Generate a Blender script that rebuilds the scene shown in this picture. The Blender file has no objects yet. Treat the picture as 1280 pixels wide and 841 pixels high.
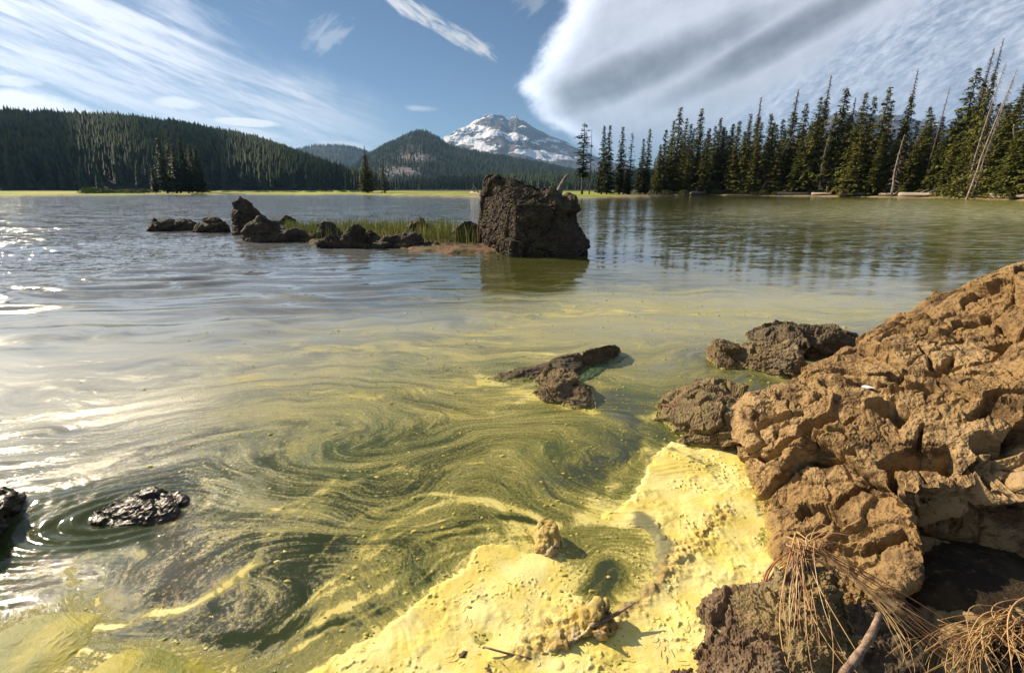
import bpy, bmesh, math, random
import numpy as np
from mathutils import Vector, Matrix

# ------------------------------------------------------------------ camera
scene = bpy.context.scene
COL = scene.collection
RAD = math.radians
FPX, CX, CY, HORIZON, CAM_H = 604.0, 640.0, 420.5, 237.0, 1.2
PITCH = math.atan2(CY - HORIZON, FPX)
cam_data = bpy.data.cameras.new("camera")
cam = bpy.data.objects.new("camera", cam_data)
COL.objects.link(cam)
cam_data.sensor_width = 36.0
cam_data.lens = FPX / 1280 * 36.0
cam_data.clip_start = 0.05
cam_data.clip_end = 60000
cam.location = (0, 0, CAM_H)
cam.rotation_euler = (math.pi / 2 - PITCH, 0, 0)
scene.camera = cam

# ------------------------------------------------------------------ exposure
scene.view_settings.view_transform = 'Standard'
scene.view_settings.look = 'None'
scene.view_settings.gamma = 1
scene.view_settings.use_curve_mapping = False
scene.view_settings.exposure = 0.84
scene.cycles.max_bounces = 6
scene.cycles.diffuse_bounces = 1
scene.cycles.glossy_bounces = 3
scene.cycles.transparent_max_bounces = 4
scene.cycles.volume_bounces = 0
scene.cycles.caustics_reflective = False
scene.cycles.caustics_refractive = False
scene.cycles.sample_clamp_indirect = 4.0

SUN_AZ, SUN_EL = -56.0, 29.0          # degrees: clockwise from +Y, above the horizon


def ray(px, py):
    x = (px - CX) / FPX
    y = (CY - py) / FPX
    return np.array([x, math.cos(PITCH) + y * math.sin(PITCH), -math.sin(PITCH) + y * math.cos(PITCH)])


def ground(px, py, z=0.0):
    r = ray(px, py)
    t = (CAM_H - z) / -r[2]
    return Vector((r[0] * t, r[1] * t, z))


def at(px, py, Y):
    r = ray(px, py)
    t = Y / r[1]
    return Vector((r[0] * t, Y, CAM_H + r[2] * t))


def azel(px, py):
    r = ray(px, py)
    return math.degrees(math.atan2(r[0], r[1])), math.degrees(math.atan2(r[2], math.hypot(r[0], r[1])))


# ------------------------------------------------------------------ node expressions
class E:
    def __init__(s, g, sock):
        s.g, s.s = g, sock

    def _b(s, o, op, rev=False):
        n = s.g.nodes.new('ShaderNodeMath')
        n.operation = op
        a, b = (o, s) if rev else (s, o)
        for i, v in enumerate((a, b)):
            if isinstance(v, E):
                s.g.links.new(v.s, n.inputs[i])
            else:
                n.inputs[i].default_value = v
        return E(s.g, n.outputs[0])

    def __add__(s, o): return s._b(o, 'ADD')
    def __radd__(s, o): return s._b(o, 'ADD')
    def __sub__(s, o): return s._b(o, 'SUBTRACT')
    def __rsub__(s, o): return s._b(o, 'SUBTRACT', True)
    def __mul__(s, o): return s._b(o, 'MULTIPLY')
    def __rmul__(s, o): return s._b(o, 'MULTIPLY')
    def __truediv__(s, o): return s._b(o, 'DIVIDE')
    def __pow__(s, o): return s._b(o, 'POWER')
    def max(s, o): return s._b(o, 'MAXIMUM')
    def min(s, o): return s._b(o, 'MINIMUM')

    def f(s, op):
        n = s.g.nodes.new('ShaderNodeMath')
        n.operation = op
        s.g.links.new(s.s, n.inputs[0])
        return E(s.g, n.outputs[0])

    def sm(s, a, b, lo=0.0, hi=1.0, kind='SMOOTHSTEP'):
        n = s.g.nodes.new('ShaderNodeMapRange')
        n.interpolation_type = kind
        flip = a > b
        if flip:
            a, b, lo, hi = b, a, hi, lo
        s.g.links.new(s.s, n.inputs[0])
        n.inputs[1].default_value, n.inputs[2].default_value = a, b
        n.inputs[3].default_value, n.inputs[4].default_value = lo, hi
        return E(s.g, n.outputs[0])

    def curve(s, pts):                      # pts within [0,1]
        n = s.g.nodes.new('ShaderNodeFloatCurve')
        s.g.links.new(s.s, n.inputs['Value'])
        c = n.mapping.curves[0]
        pts = sorted(pts)
        c.points[0].location = pts[0]
        c.points[1].location = pts[-1]
        for p in pts[1:-1]:
            c.points.new(*p)
        n.mapping.update()
        return E(s.g, n.outputs[0])


def comb(x, y, z=0.0):
    g = next(v for v in (x, y, z) if isinstance(v, E)).g
    n = g.nodes.new('ShaderNodeCombineXYZ')
    for i, v in enumerate((x, y, z)):
        if isinstance(v, E):
            g.links.new(v.s, n.inputs[i])
        else:
            n.inputs[i].default_value = v
    return E(g, n.outputs[0])


def sep(v):
    n = v.g.nodes.new('ShaderNodeSeparateXYZ')
    v.g.links.new(v.s, n.inputs[0])
    return [E(v.g, n.outputs[i]) for i in range(3)]


def noise(v, scale, detail=3, rough=0.5, dist=0.0, color=False):
    n = v.g.nodes.new('ShaderNodeTexNoise')
    v.g.links.new(v.s, n.inputs['Vector'])
    n.inputs['Scale'].default_value = scale
    n.inputs['Detail'].default_value = detail
    n.inputs['Roughness'].default_value = rough
    n.inputs['Distortion'].default_value = dist
    return E(v.g, n.outputs[1 if color else 0])


def voro(v, scale, feature='F1', rand=1.0, out='Distance'):
    n = v.g.nodes.new('ShaderNodeTexVoronoi')
    n.feature = feature
    v.g.links.new(v.s, n.inputs['Vector'])
    n.inputs['Scale'].default_value = scale
    n.inputs['Randomness'].default_value = rand
    return E(v.g, n.outputs[out])


def vadd(a, b, op='ADD'):
    n = a.g.nodes.new('ShaderNodeVectorMath')
    n.operation = op
    for i, v in enumerate((a, b)):
        if isinstance(v, E):
            a.g.links.new(v.s, n.inputs[i])
        else:
            n.inputs[i].default_value = v
    return E(a.g, n.outputs[0])


def vscale(a, k):
    return vadd(a, (k, k, k) if not isinstance(k, tuple) else k, 'MULTIPLY')


def mixc(f, a, b):
    g = next(v for v in (f, a, b) if isinstance(v, E)).g
    n = g.nodes.new('ShaderNodeMix')
    n.data_type = 'RGBA'
    for i, v in ((0, f), (6, a), (7, b)):
        if isinstance(v, E):
            g.links.new(v.s, n.inputs[i])
        elif i == 0:
            n.inputs[0].default_value = v
        else:
            n.inputs[i].default_value = (*v, 1)
    return E(g, n.outputs[2])


def mixf(f, a, b):
    return (b - a) * f + a if isinstance(b, E) or isinstance(a, E) else f * (b - a) + a


class Mat:
    def __init__(s, name):
        s.m = bpy.data.materials.new(name)
        s.m.use_nodes = True
        s.g = s.m.node_tree
        s.bsdf = s.g.nodes['Principled BSDF']
        s.out = s.g.nodes['Material Output']
        tc = s.g.nodes.new('ShaderNodeTexCoord')
        s.obj = E(s.g, tc.outputs['Object'])
        ge = s.g.nodes.new('ShaderNodeNewGeometry')
        s.pos = E(s.g, ge.outputs['Position'])
        s.nrm = E(s.g, ge.outputs['Normal'])

    def attr(s, name, vec=False):
        n = s.g.nodes.new('ShaderNodeAttribute')
        n.attribute_name = name
        return E(s.g, n.outputs['Vector' if vec else 'Fac'])

    def rnd(s):
        n = s.g.nodes.new('ShaderNodeObjectInfo')
        return E(s.g, n.outputs['Random'])

    def set(s, **k):
        for key, v in k.items():
            i = s.bsdf.inputs[{'color': 'Base Color', 'rough': 'Roughness', 'metal': 'Metallic', 'spec': 'Specular IOR Level', 'ior': 'IOR',
                               'coat': 'Coat Weight', 'coat_rough': 'Coat Roughness', 'sss': 'Subsurface Weight', 'trans': 'Transmission Weight'}[key]]
            if isinstance(v, E):
                s.g.links.new(v.s, i)
            elif key == 'color':
                i.default_value = (*v, 1)
            else:
                i.default_value = v
        return s

    def bump(s, h, dist=0.01, strength=1.0, prev=None):
        n = s.g.nodes.new('ShaderNodeBump')
        n.inputs['Distance'].default_value = dist
        n.inputs['Strength'].default_value = strength
        s.g.links.new(h.s, n.inputs['Height'])
        if prev:
            s.g.links.new(prev, n.inputs['Normal'])
        s.g.links.new(n.outputs[0], s.bsdf.inputs['Normal'])
        return n.outputs[0]


# ------------------------------------------------------------------ world: daylight sky with clouds
world = bpy.data.worlds.new("World")
scene.world = world
world.use_nodes = True
wg = world.node_tree
bg = wg.nodes['Background']
SKY_STR = 0.037
bg.inputs['Strength'].default_value = SKY_STR
sky = wg.nodes.new('ShaderNodeTexSky')
sky.sky_type = 'NISHITA'
sky.sun_disc = False
sky.sun_elevation = RAD(SUN_EL)
sky.sun_rotation = RAD(SUN_AZ)
sky.air_density = 1.0
sky.dust_density = 0.15
sky.altitude = 1600
sky.ozone_density = 4.5
wt = wg.nodes.new('ShaderNodeTexCoord')
D = E(wg, wt.outputs['Generated'])
dx, dy, dz = sep(D)
_at = wg.nodes.new('ShaderNodeMath'); _at.operation = 'ARCTAN2'
wg.links.new(dx.s, _at.inputs[0]); wg.links.new(dy.s, _at.inputs[1])
AZ = E(wg, _at.outputs[0]) * (180 / math.pi)
EL = dz.f('ARCSINE') * (180 / math.pi)


def rotc(cx, cy, ang):                       # rotated local coordinates in (azimuth, elevation), degrees
    c, s_ = math.cos(RAD(ang)), math.sin(RAD(ang))
    x, y = AZ - cx, EL - cy
    return x * c + y * s_, y * c - x * s_


def streaks(ang, sx, sy, scale, detail=5, rough=0.6, dist=0.3, off=0.0):
    u, v = rotc(0, 0, ang)
    return noise(comb(u * sx, v * sy, off), scale, detail, rough, dist)


def seg(p0, p1, w0, w1=None):                # soft streak between two photo-sky points
    (x0, y0), (x1, y1) = azel(*p0), azel(*p1)
    ang = math.degrees(math.atan2(y1 - y0, x1 - x0))
    L = math.hypot(x1 - x0, y1 - y0)
    u, v = rotc((x0 + x1) / 2, (y0 + y1) / 2, ang)
    u = u / (L / 2)
    v = v / w0
    return (u * u + v * v)


warpn = noise(comb(AZ, EL, 0.0), 0.12, 4, 0.55)
warp2 = noise(comb(AZ, EL, 7.0), 0.5, 4, 0.6)
# left cirrus veil: thins out along a line falling to the right, streaked along it
u1, v1 = rotc(*azel(330, 95), -16)
edge = v1 + (warpn - 0.5) * 8
veil = edge.sm(3.4, -2.0) * EL.sm(1.0, 5.0) * AZ.sm(-7.0, -22.0)
st1 = streaks(-17, 0.10, 0.75, 1.0, 6, 0.62, 0.6)
st2 = streaks(-24, 0.30, 2.2, 1.0, 6, 0.7, 0.8, 4.0)
veil_d = (st1.sm(0.28, 0.72) * 0.72 + st2.sm(0.36, 0.72) * 0.30) * veil
veil_hi = streaks(-20, 0.06, 0.45, 1.0, 5, 0.6, 0.8, 9.0).sm(0.4, 0.68) * AZ.sm(-20.0, -34.0) * EL.sm(6.0, 12.0)
veil_d = (veil_d + veil_hi * 0.6 + veil * 0.12).min(1.0)
# small bright lens clouds low on the left
lens = None
for (p0, p1, w, k, inner) in [((255, 150), (355, 156), 0.42, 1.0, 0.35), ((185, 126), (262, 132), 0.55, 0.7, 0.2), ((-120, 116), (125, 143), 1.15, 1.0, 0.3),
                       ((500, 134), (548, 137), 0.35, 0.7, -0.6), ((-40, 98), (60, 104), 0.4, 0.5, 0.2), ((285, 160), (350, 172), 0.4, 0.6, 0.2), ((395, 178), (470, 186), 0.5, 0.55, 0.1)]:
    d = seg(p0, p1, w)
    m = (d + (warp2 - 0.5) * 1.5).sm(1.15, inner) * k
    lens = m if lens is None else lens.max(m)
# ragged streak high in the middle and a few wisps
tr = None
for (p0, p1, w) in [((470, -12), (560, 38), 0.9), ((535, 24), (625, 74), 0.75)]:
    m = (seg(p0, p1, w) + (streaks(-32, 0.35, 1.6, 1.0, 6, .7, .7) - 0.5) * 4.5).sm(1.3, -0.4) * 0.8
    tr = m if tr is None else tr.max(m)
for (p0, p1, w) in [((380, 60), (440, 25), 1.5), ((640, 8), (690, -10), 1.4)]:
    m = (seg(p0, p1, w) + (streaks(38, 0.4, 1.3, 1.0, 5, .65, 1.0, 3.) - 0.5) * 4).sm(1.1, -0.3) * 0.26
    tr = tr.max(m)
# great lens-shaped cloud on the right: its left edge as azimuth over elevation
ep = [(690, -60), (704, 0), (686, 40), (664, 85), (648, 108), (662, 128), (664, 142), (690, 160), (722, 180), (760, 215)]
pts = []
for q in ep:
    a_, e_ = azel(*q)
    pts.append((min(max(e_ / 60, 0), 1), a_ / 60 + 0.5))
pts.append((1.0, 0.62)); pts.append((0.0, 0.75))
ecv = (EL / 60).curve(pts)
dedge = AZ - (ecv - 0.5) * 60 + (warp2 - 0.5) * 2.6 + (warpn - 0.5) * 1.5 + (streaks(28, 0.5, 2.0, 1.0, 6, 0.72, 0.8, 6.0) - 0.5) * 1.3      # degrees inside the cloud
big = dedge.sm(-0.6, 2.0) * EL.sm(1.5, 7.5)
big = big * AZ.sm(75.0, 45.0)
# grey underside bands and bright rim
rim = dedge.sm(5.0, 0.2)
ub, vb = rotc(*azel(790, 92), 19)
band1 = ((ub / 13.0) * (ub / 13.0) + (vb / 2.0) * (vb / 2.0) + (warpn - 0.5) * 1.6).sm(1.5, 0.0)
uc, vc = rotc(*azel(985, 46), 24)
band2 = ((uc / 12.0) * (uc / 12.0) + (vc / 1.6) * (vc / 1.6) + (warpn - 0.5) * 1.0).sm(1.4, 0.0)
ud, vd = rotc(*azel(760, 110), 16)
band3 = ((ud / 7.0) * (ud / 7.0) + (vd / 1.1) * (vd / 1.1) + (warp2 - 0.5) * 1.0).sm(1.3, 0.1)
band = band1.max(band2).max(band3 * 0.9)
soft = streaks(20, 0.08, 0.35, 1.0, 4, 0.5, 0.8, 2.0)
gcol = (soft - 0.5) * 0.18 + (warp2 - 0.5) * 0.16 + 0.41 - band * 0.23 + rim * 0.50
# mackerel veil at the far right, below and right of a line
um, vm = rotc(*azel(1090, 30), 30)
mack = (vm + (warpn - 0.5) * 5).sm(1.2, -1.6)
mr = streaks(33, 0.7, 1.6, 1.0, 4, 0.6, 0.6, 1.0)
mr2 = streaks(60, 0.25, 0.6, 1.0, 3, 0.5, 0.6, 5.0)
mr3 = streaks(22, 1.6, 3.4, 1.0, 3, 0.6, 0.5, 8.0)
mk = (mr.sm(0.30, 0.72) * 0.32 + mr3.sm(0.35, 0.65) * 0.16 + mr2 * 0.6 + 0.08)
bigd = big * mixf(mack, 1.0, mk)
gcol = mixf(mack, gcol, mr * 0.2 + 0.42)
# overall brightening towards the sun, as thin cloud does
toward = ((AZ - SUN_AZ) * (AZ - SUN_AZ) + (EL - SUN_EL) * (EL - SUN_EL)) ** 0.5
glow = toward.sm(70.0, 0.0)
lc = 0.38 + glow * 0.47
skyc = E(wg, sky.outputs[0])
K = 1.0 / SKY_STR


def grey(v, tint=(0.97, 0.98, 1.06)):
    v = v * K
    return comb(v * tint[0], v * tint[1], v * tint[2])


c = mixc((veil_d * 0.85).min(1.0), skyc, grey(lc))
c = mixc(bigd.min(1.0), c, grey(gcol, (0.93, 0.97, 1.1)))
c = mixc(lens.max(tr), c, grey(lc * 1.12, (1.02, 1.0, 0.98)))
wg.links.new(c.s, bg.inputs['Color'])
world.cycles.sampling_method = 'MANUAL'
world.cycles.sample_map_resolution = 512

# ------------------------------------------------------------------ sun
sun_data = bpy.data.lights.new("sun", 'SUN')
sun_data.energy = 4.8
sun_data.angle = RAD(0.5)
sun_data.color = (1.0, 0.84, 0.62)
sun = bpy.data.objects.new("sun", sun_data)
COL.objects.link(sun)
sdir = Vector((math.sin(RAD(SUN_AZ)) * math.cos(RAD(SUN_EL)), math.cos(RAD(SUN_AZ)) * math.cos(RAD(SUN_EL)), math.sin(RAD(SUN_EL))))
sun.rotation_euler = sdir.to_track_quat('Z', 'Y').to_euler()

# ------------------------------------------------------------------ numpy noise
def _h(ix, iy, iz, seed):
    with np.errstate(over='ignore'):
        h = ix.astype(np.int64).astype(np.uint32) * np.uint32(374761393) + iy.astype(np.int64).astype(np.uint32) * np.uint32(668265263) \
            + (iz.astype(np.int64).astype(np.uint32) * np.uint32(2147483647) if iz is not None else np.uint32(0)) + np.uint32((seed * 1274126177) & 0xFFFFFFFF)
        h = (h ^ (h >> np.uint32(13))) * np.uint32(1274126177)
        h = (h ^ (h >> np.uint32(16))) * np.uint32(2246822519)
        return h ^ (h >> np.uint32(15))


_G = np.array([(1, 1, 0), (-1, 1, 0), (1, -1, 0), (-1, -1, 0), (1, 0, 1), (-1, 0, 1), (1, 0, -1), (-1, 0, -1), (0, 1, 1), (0, -1, 1), (0, 1, -1), (0, -1, -1), (1, 1, 0), (-1, 1, 0), (0, -1, 1), (0, -1, -1)], np.float32)
_GX, _GY, _GZ = [np.ascontiguousarray(_G[:, k]) for k in range(3)]
_G2X = np.cos(np.arange(16) * math.pi / 8 + 0.2).astype(np.float32) * 1.3
_G2Y = np.sin(np.arange(16) * math.pi / 8 + 0.2).astype(np.float32) * 1.3


def perlin2(x, y, seed=0):
    ix, iy = np.floor(x), np.floor(y)
    fx_, fy_ = (x - ix).astype(np.float32), (y - iy).astype(np.float32)
    wx_ = fx_ * fx_ * fx_ * (fx_ * (fx_ * 6 - 15) + 10)
    wy_ = fy_ * fy_ * fy_ * (fy_ * (fy_ * 6 - 15) + 10)
    r = []
    for b in (0, 1):
        g = []
        for a in (0, 1):
            h = _h(ix + a, iy + b, None, seed) & 15
            g.append(_G2X[h] * (fx_ - a) + _G2Y[h] * (fy_ - b))
        r.append(g[0] + (g[1] - g[0]) * wx_)
    return r[0] + (r[1] - r[0]) * wy_


def perlin(p, seed=0):
    i = np.floor(p)
    f = (p - i).astype(np.float32)
    w = f * f * f * (f * (f * 6 - 15) + 10)
    X, Y, Z = f[:, 0], f[:, 1], f[:, 2]
    I, J, K_ = i[:, 0], i[:, 1], i[:, 2]
    o = []
    for c in (0, 1):
        r = []
        for b in (0, 1):
            g = []
            for a in (0, 1):
                h = _h(I + a, J + b, K_ + c, seed) & 15
                g.append(_GX[h] * (X - a) + _GY[h] * (Y - b) + _GZ[h] * (Z - c))
            r.append(g[0] + (g[1] - g[0]) * w[:, 0])
        o.append(r[0] + (r[1] - r[0]) * w[:, 1])
    return o[0] + (o[1] - o[0]) * w[:, 2]


def fbm2(x, y, octv=4, seed=0, gain=0.5, lac=2.03):
    o, a = 0, 1.0
    for k in range(octv):
        o = o + perlin2(x, y, seed + k * 17) * a
        a *= gain
        x, y = x * lac + 11.3, y * lac + 5.7
    return o


def fbm(p, octv=4, seed=0, gain=0.5, lac=2.03, ridged=False):
    o, a, t = 0, 1.0, 0
    for k in range(octv):
        n = perlin(p, seed + k * 17)
        if ridged:
            n = 1 - 2 * np.abs(n) * 1.6
        o = o + n * a
        t += a
        a *= gain
        p = p * lac + 11.3
    return o / (t if ridged else 1)


def worley(p, seed=0, delta=False):
    i = np.floor(p)
    F1 = np.full(len(p), 9.0)
    F2 = np.full(len(p), 9.0)
    ID = np.zeros(len(p))
    DL = np.zeros_like(p)
    for a in (-1, 0, 1):
        for b in (-1, 0, 1):
            for c in (-1, 0, 1):
                q = i + (a, b, c)
                h = _h(q[:, 0], q[:, 1], q[:, 2], seed)
                v_ = np.stack([p[:, 0] - q[:, 0] - (h & 1023) / 1023., p[:, 1] - q[:, 1] - ((h >> 10) & 1023) / 1023., p[:, 2] - q[:, 2] - ((h >> 20) & 1023) / 1023.], 1)
                d = np.sqrt((v_ * v_).sum(1))
                m = d < F1
                F2 = np.where(m, F1, np.minimum(F2, d))
                ID = np.where(m, ((h >> 5) & 4095) / 4095, ID)
                F1 = np.where(m, d, F1)
                if delta:
                    DL[m] = v_[m]
    return (F1, F2, ID, DL) if delta else (F1, F2, ID)


def px_of(x, y, z=0.0):                      # where a world point falls in the 1280-wide photograph (used at build time to lay out cracks and patches)
    dz_ = z - CAM_H
    c, s_ = math.cos(PITCH), math.sin(PITCH)
    depth = np.maximum(y * c - dz_ * s_, 1e-3)
    return CX + FPX * x / depth, CY - FPX * (y * s_ + dz_ * c) / depth


def sstep(x, a, b):
    t = np.clip((x - a) / (b - a), 0, 1)
    return t * t * (3 - 2 * t)


# ------------------------------------------------------------------ object helpers
def mesh_np(name, v, faces, mat=None, smooth=True, attrs=None):
    me = bpy.data.meshes.new(name)
    v = np.asarray(v, np.float32)
    me.vertices.add(len(v))
    me.vertices.foreach_set('co', v.ravel())
    if isinstance(faces, np.ndarray):
        k = faces.shape[1]
        n = len(faces)
        loops = faces.astype(np.int32).ravel()
        starts = np.arange(0, n * k, k, dtype=np.int32)
    else:
        n = len(faces)
        loops = np.array([i for f in faces for i in f], np.int32)
        ln = np.array([len(f) for f in faces])
        starts = np.concatenate([[0], np.cumsum(ln)[:-1]]).astype(np.int32)
    me.loops.add(len(loops))
    me.loops.foreach_set('vertex_index', loops)
    me.polygons.add(n)
    me.polygons.foreach_set('loop_start', starts)
    me.update(calc_edges=True)
    me.validate()
    if smooth:
        me.polygons.foreach_set('use_smooth', np.ones(len(me.polygons), bool))
    for kk, (typ, arr) in (attrs or {}).items():
        at_ = me.attributes.new(kk, typ, 'POINT')
        at_.data.foreach_set('value' if typ == 'FLOAT' else 'vector', np.asarray(arr, np.float32).ravel())
    if mat:
        me.materials.append(mat)
    return me


def obj(name, me, parent=None, loc=None, rot=None, scale=None, **props):
    o = bpy.data.objects.new(name, me)
    COL.objects.link(o)
    if parent:
        o.parent = parent
    if loc is not None:
        o.location = loc
    if rot is not None:
        o.rotation_euler = rot
    if scale is not None:
        o.scale = scale
    for k, v in props.items():
        o[k] = v
    return o


def things(o, label, category, group=None):
    o['label'] = label
    o['category'] = category
    if group:
        o['group'] = group
    return o


def grid_faces(nr, nc, wrap=False):
    i, j = np.meshgrid(np.arange(nr - 1), np.arange(nc if wrap else nc - 1), indexing='ij')
    j2 = (j + 1) % nc
    return np.stack([i * nc + j, i * nc + j2, (i + 1) * nc + j2, (i + 1) * nc + j], -1).reshape(-1, 4)


def tube_data(pts, radii, sides=6, cap=True):
    P = np.array([list(p) for p in pts], float)
    n = len(P)
    T = np.gradient(P, axis=0)
    T /= np.linalg.norm(T, axis=1)[:, None] + 1e-9
    up = np.array([0, 0, 1.0]) if abs(T[0][2]) < 0.9 else np.array([1.0, 0, 0])
    V = []
    for k in range(n):
        a = np.cross(T[k], up)
        a /= np.linalg.norm(a) + 1e-9
        b = np.cross(a, T[k])
        up = b
        th = np.arange(sides) * 2 * math.pi / sides
        r = radii[k] if hasattr(radii, '__len__') else radii
        V.append(P[k] + r * (np.cos(th)[:, None] * a + np.sin(th)[:, None] * b))
    V = np.concatenate(V)
    F = [tuple(f) for f in grid_faces(n, sides, True)]
    if cap:
        F.append(tuple(range(sides))[::-1])
        F.append(tuple(range((n - 1) * sides, n * sides)))
    return V, F


class MB:
    def __init__(s):
        s.v, s.f, s.n = [], [], 0

    def add(s, V, F):
        s.v.append(np.asarray(V, float))
        s.f += [tuple(int(i) + s.n for i in f) for f in F]
        s.n += len(V)
        return s

    def tube(s, pts, radii, sides=6, cap=True):
        return s.add(*tube_data(pts, radii, sides, cap))

    def mesh(s, name, mat, smooth=True):
        return mesh_np(name, np.concatenate(s.v), s.f, mat, smooth)


def poly_sd(P, x, y):                        # signed distance to a polygon, positive inside
    P = np.array([(p[0], p[1]) for p in P], float)
    d = np.full(x.shape, 1e9)
    ins = np.zeros(x.shape, bool)
    for i in range(len(P)):
        a, b = P[i], P[(i + 1) % len(P)]
        e = b - a
        wx, wy = x - a[0], y - a[1]
        t = np.clip((wx * e[0] + wy * e[1]) / (e @ e + 1e-12), 0, 1)
        d = np.minimum(d, (wx - e[0] * t) ** 2 + (wy - e[1] * t) ** 2)
        c = (a[1] > y) != (b[1] > y)
        ins ^= c & (x < (b[0] - a[0]) * (y - a[1]) / (b[1] - a[1] + 1e-12) + a[0])
    return np.where(ins, 1, -1) * np.sqrt(d)


def line_d(P, x, y):
    d = np.full(x.shape, 1e9)
    for i in range(len(P) - 1):
        a, b = np.array(P[i][:2]), np.array(P[i + 1][:2])
        e = b - a
        t = np.clip(((x - a[0]) * e[0] + (y - a[1]) * e[1]) / (e @ e + 1e-12), 0, 1)
        d = np.minimum(d, (x - a[0] - e[0] * t) ** 2 + (y - a[1] - e[1] * t) ** 2)
    return np.sqrt(d)


def worley2(x, y, seed=0):
    ix, iy = np.floor(x), np.floor(y)
    F1 = np.full(len(x), 9.0); ID = np.zeros(len(x))
    for a in (-1, 0, 1):
        for b in (-1, 0, 1):
            h = _h(ix + a, iy + b, None, seed)
            d = np.hypot(ix + a + (h & 1023) / 1023. - x, iy + b + ((h >> 10) & 1023) / 1023. - y)
            mk = d < F1
            ID = np.where(mk, ((h >> 5) & 4095) / 4095., ID)
            F1 = np.where(mk, d, F1)
    return F1, ID


# ------------------------------------------------------------------ rock builder
def remesh(hulls, voxel):
    bm = bmesh.new()
    for pts in hulls:
        vs = [bm.verts.new(p) for p in pts]
        bmesh.ops.convex_hull(bm, input=vs)
    loose = [v for v in bm.verts if not v.link_faces]
    bmesh.ops.delete(bm, geom=loose, context='VERTS')
    me = bpy.data.meshes.new('t')
    bm.to_mesh(me)
    bm.free()
    o = bpy.data.objects.new('t', me)
    COL.objects.link(o)
    m = o.modifiers.new('r', 'REMESH')
    m.mode = 'VOXEL'
    m.voxel_size = voxel
    s = o.modifiers.new('s', 'SMOOTH')
    s.iterations = 4
    s.factor = 0.6
    dg = bpy.context.evaluated_depsgraph_get()
    r = bpy.data.meshes.new_from_object(o.evaluated_get(dg))
    bpy.data.objects.remove(o)
    return r


def get_vn(me):
    v = np.empty(len(me.vertices) * 3, np.float32)
    n = v.copy()
    me.vertices.foreach_get('co', v)
    me.vertices.foreach_get('normal', n)
    return v.reshape(-1, 3).astype(float), n.reshape(-1, 3).astype(float)


def rock_disp(me, size, seed, strata=(0, 0, 1), lump=0.10, crack=0.03, crack_scale=3.0, grain=0.012, stretch=2.4, blocks=0.03, strat=0.0, pits=0.0, pit_scale=30, warp=0.10, tilt=1.0, fine=1.0, gritty=False, carve=None):
    """size: typical diameter in metres; amounts are fractions of size"""
    v, n = get_vn(me)
    p = v / size
    s = np.array(strata, float)
    s /= np.linalg.norm(s)
    o = np.array([seed * 3.7, seed * 1.3, -seed * 2.1])
    d = lump * fbm(p * 1.7 + o, 3, seed, 0.5)
    al = (p @ s)[:, None] * s
    q = (p - al) + al * stretch
    w = np.stack([fbm(p * 2.5 + o + k * 9, 3, seed + k, 0.5) for k in range(3)], 1) * warp

    def facets(sc, sd, amp, dep, wid, mask=1.0):
        P = (q + w) * sc + o
        F1, F2, ID, DL = worley(P, sd, True)
        e = F2 - F1
        i1 = (ID * 7919) % 1.0 - 0.5
        i2 = (ID * 104729) % 1.0 - 0.5
        i3 = (ID * 1299709) % 1.0 - 0.5
        tl = (DL[:, 0] * i1 + DL[:, 1] * i2 + DL[:, 2] * i3) * 2.0 * tilt       # each block has its own flat, tilted face
        return amp * ((ID - 0.5) * 0.9 + tl) * sstep(e, 0.0, 0.03) - dep * (1 - sstep(e, 0.0, wid)) * mask

    n3 = fbm(p * 1.6 + o, 2, seed + 66)
    d += facets(crack_scale, seed, blocks, crack, 0.07, sstep(n3, -0.35, 0.1))
    w = w + np.stack([perlin(p * 9 + o + k * 5, seed + k + 40) for k in range(3)], 1) * 0.05
    msk = sstep(fbm(p * 3 + o, 2, seed + 77), -0.15, 0.2)
    d += facets(crack_scale * 2.5, seed + 5, blocks * 0.5 * (0.4 + 0.6 * fine), crack * 0.5, 0.10, msk)
    w = w + np.stack([perlin(p * 20 + o + k * 5, seed + k + 50) for k in range(3)], 1) * 0.02
    d += facets(crack_scale * 6.5, seed + 6, blocks * 0.16 * fine, crack * 0.16 * fine, 0.16, sstep(fbm(p * 5 + o, 2, seed + 78), -0.05, 0.2))
    if strat:
        t = (p @ s) * 17 + fbm(p * 2.5 + o, 4, seed + 9) * 2.2
        ft = t % 1
        d += strat * (ft - 2.2 * sstep(ft, 0.80, 1.0)) * (0.3 + sstep(fbm(p * 2 + o, 2, seed + 10), -0.2, 0.3))
    if pits:
        F1, F2, ID = worley(p * pit_scale + o, seed + 8)
        d -= pits * (1 - sstep(F1, 0.12, 0.42)) * (ID > 0.55)
    d += grain * fbm(p * 14 + o, 4, seed + 3, 0.6)
    if carve:
        jit = 1.0 + 0.5 * fbm(p * 10, 3, 99)
        vx_, vy_ = px_of(v[:, 0], v[:, 1], v[:, 2])
        vx_ = vx_ + fbm(p * 7, 3, 97) * 9
        vy_ = vy_ + fbm(p * 7 + 5, 3, 98) * 9
        for L_, w_, dp in carve:
            d -= dp * (1 - sstep(line_d(L_, vx_, vy_) / (w_ * jit), 0.35, 1.0)) * (n[:, 2] > -0.3) * (n[:, 1] < 0.75)
    if gritty:
        d += grain * 1.1 * fbm(p * 60, 2, seed + 4, 0.7)
    v += n * (d * size)[:, None]
    me.vertices.foreach_set('co', v.astype(np.float32).ravel())
    cav = np.clip(-d / (crack + blocks + 1e-6), -1, 1)
    a = me.attributes.new('cavity', 'FLOAT', 'POINT')
    a.data.foreach_set('value', cav.astype(np.float32))
    me.polygons.foreach_set('use_smooth', np.full(len(me.polygons), not gritty))
    me.update()
    return me


def origin_to(me, c):
    me.transform(Matrix.Translation(-Vector(c)))


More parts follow.
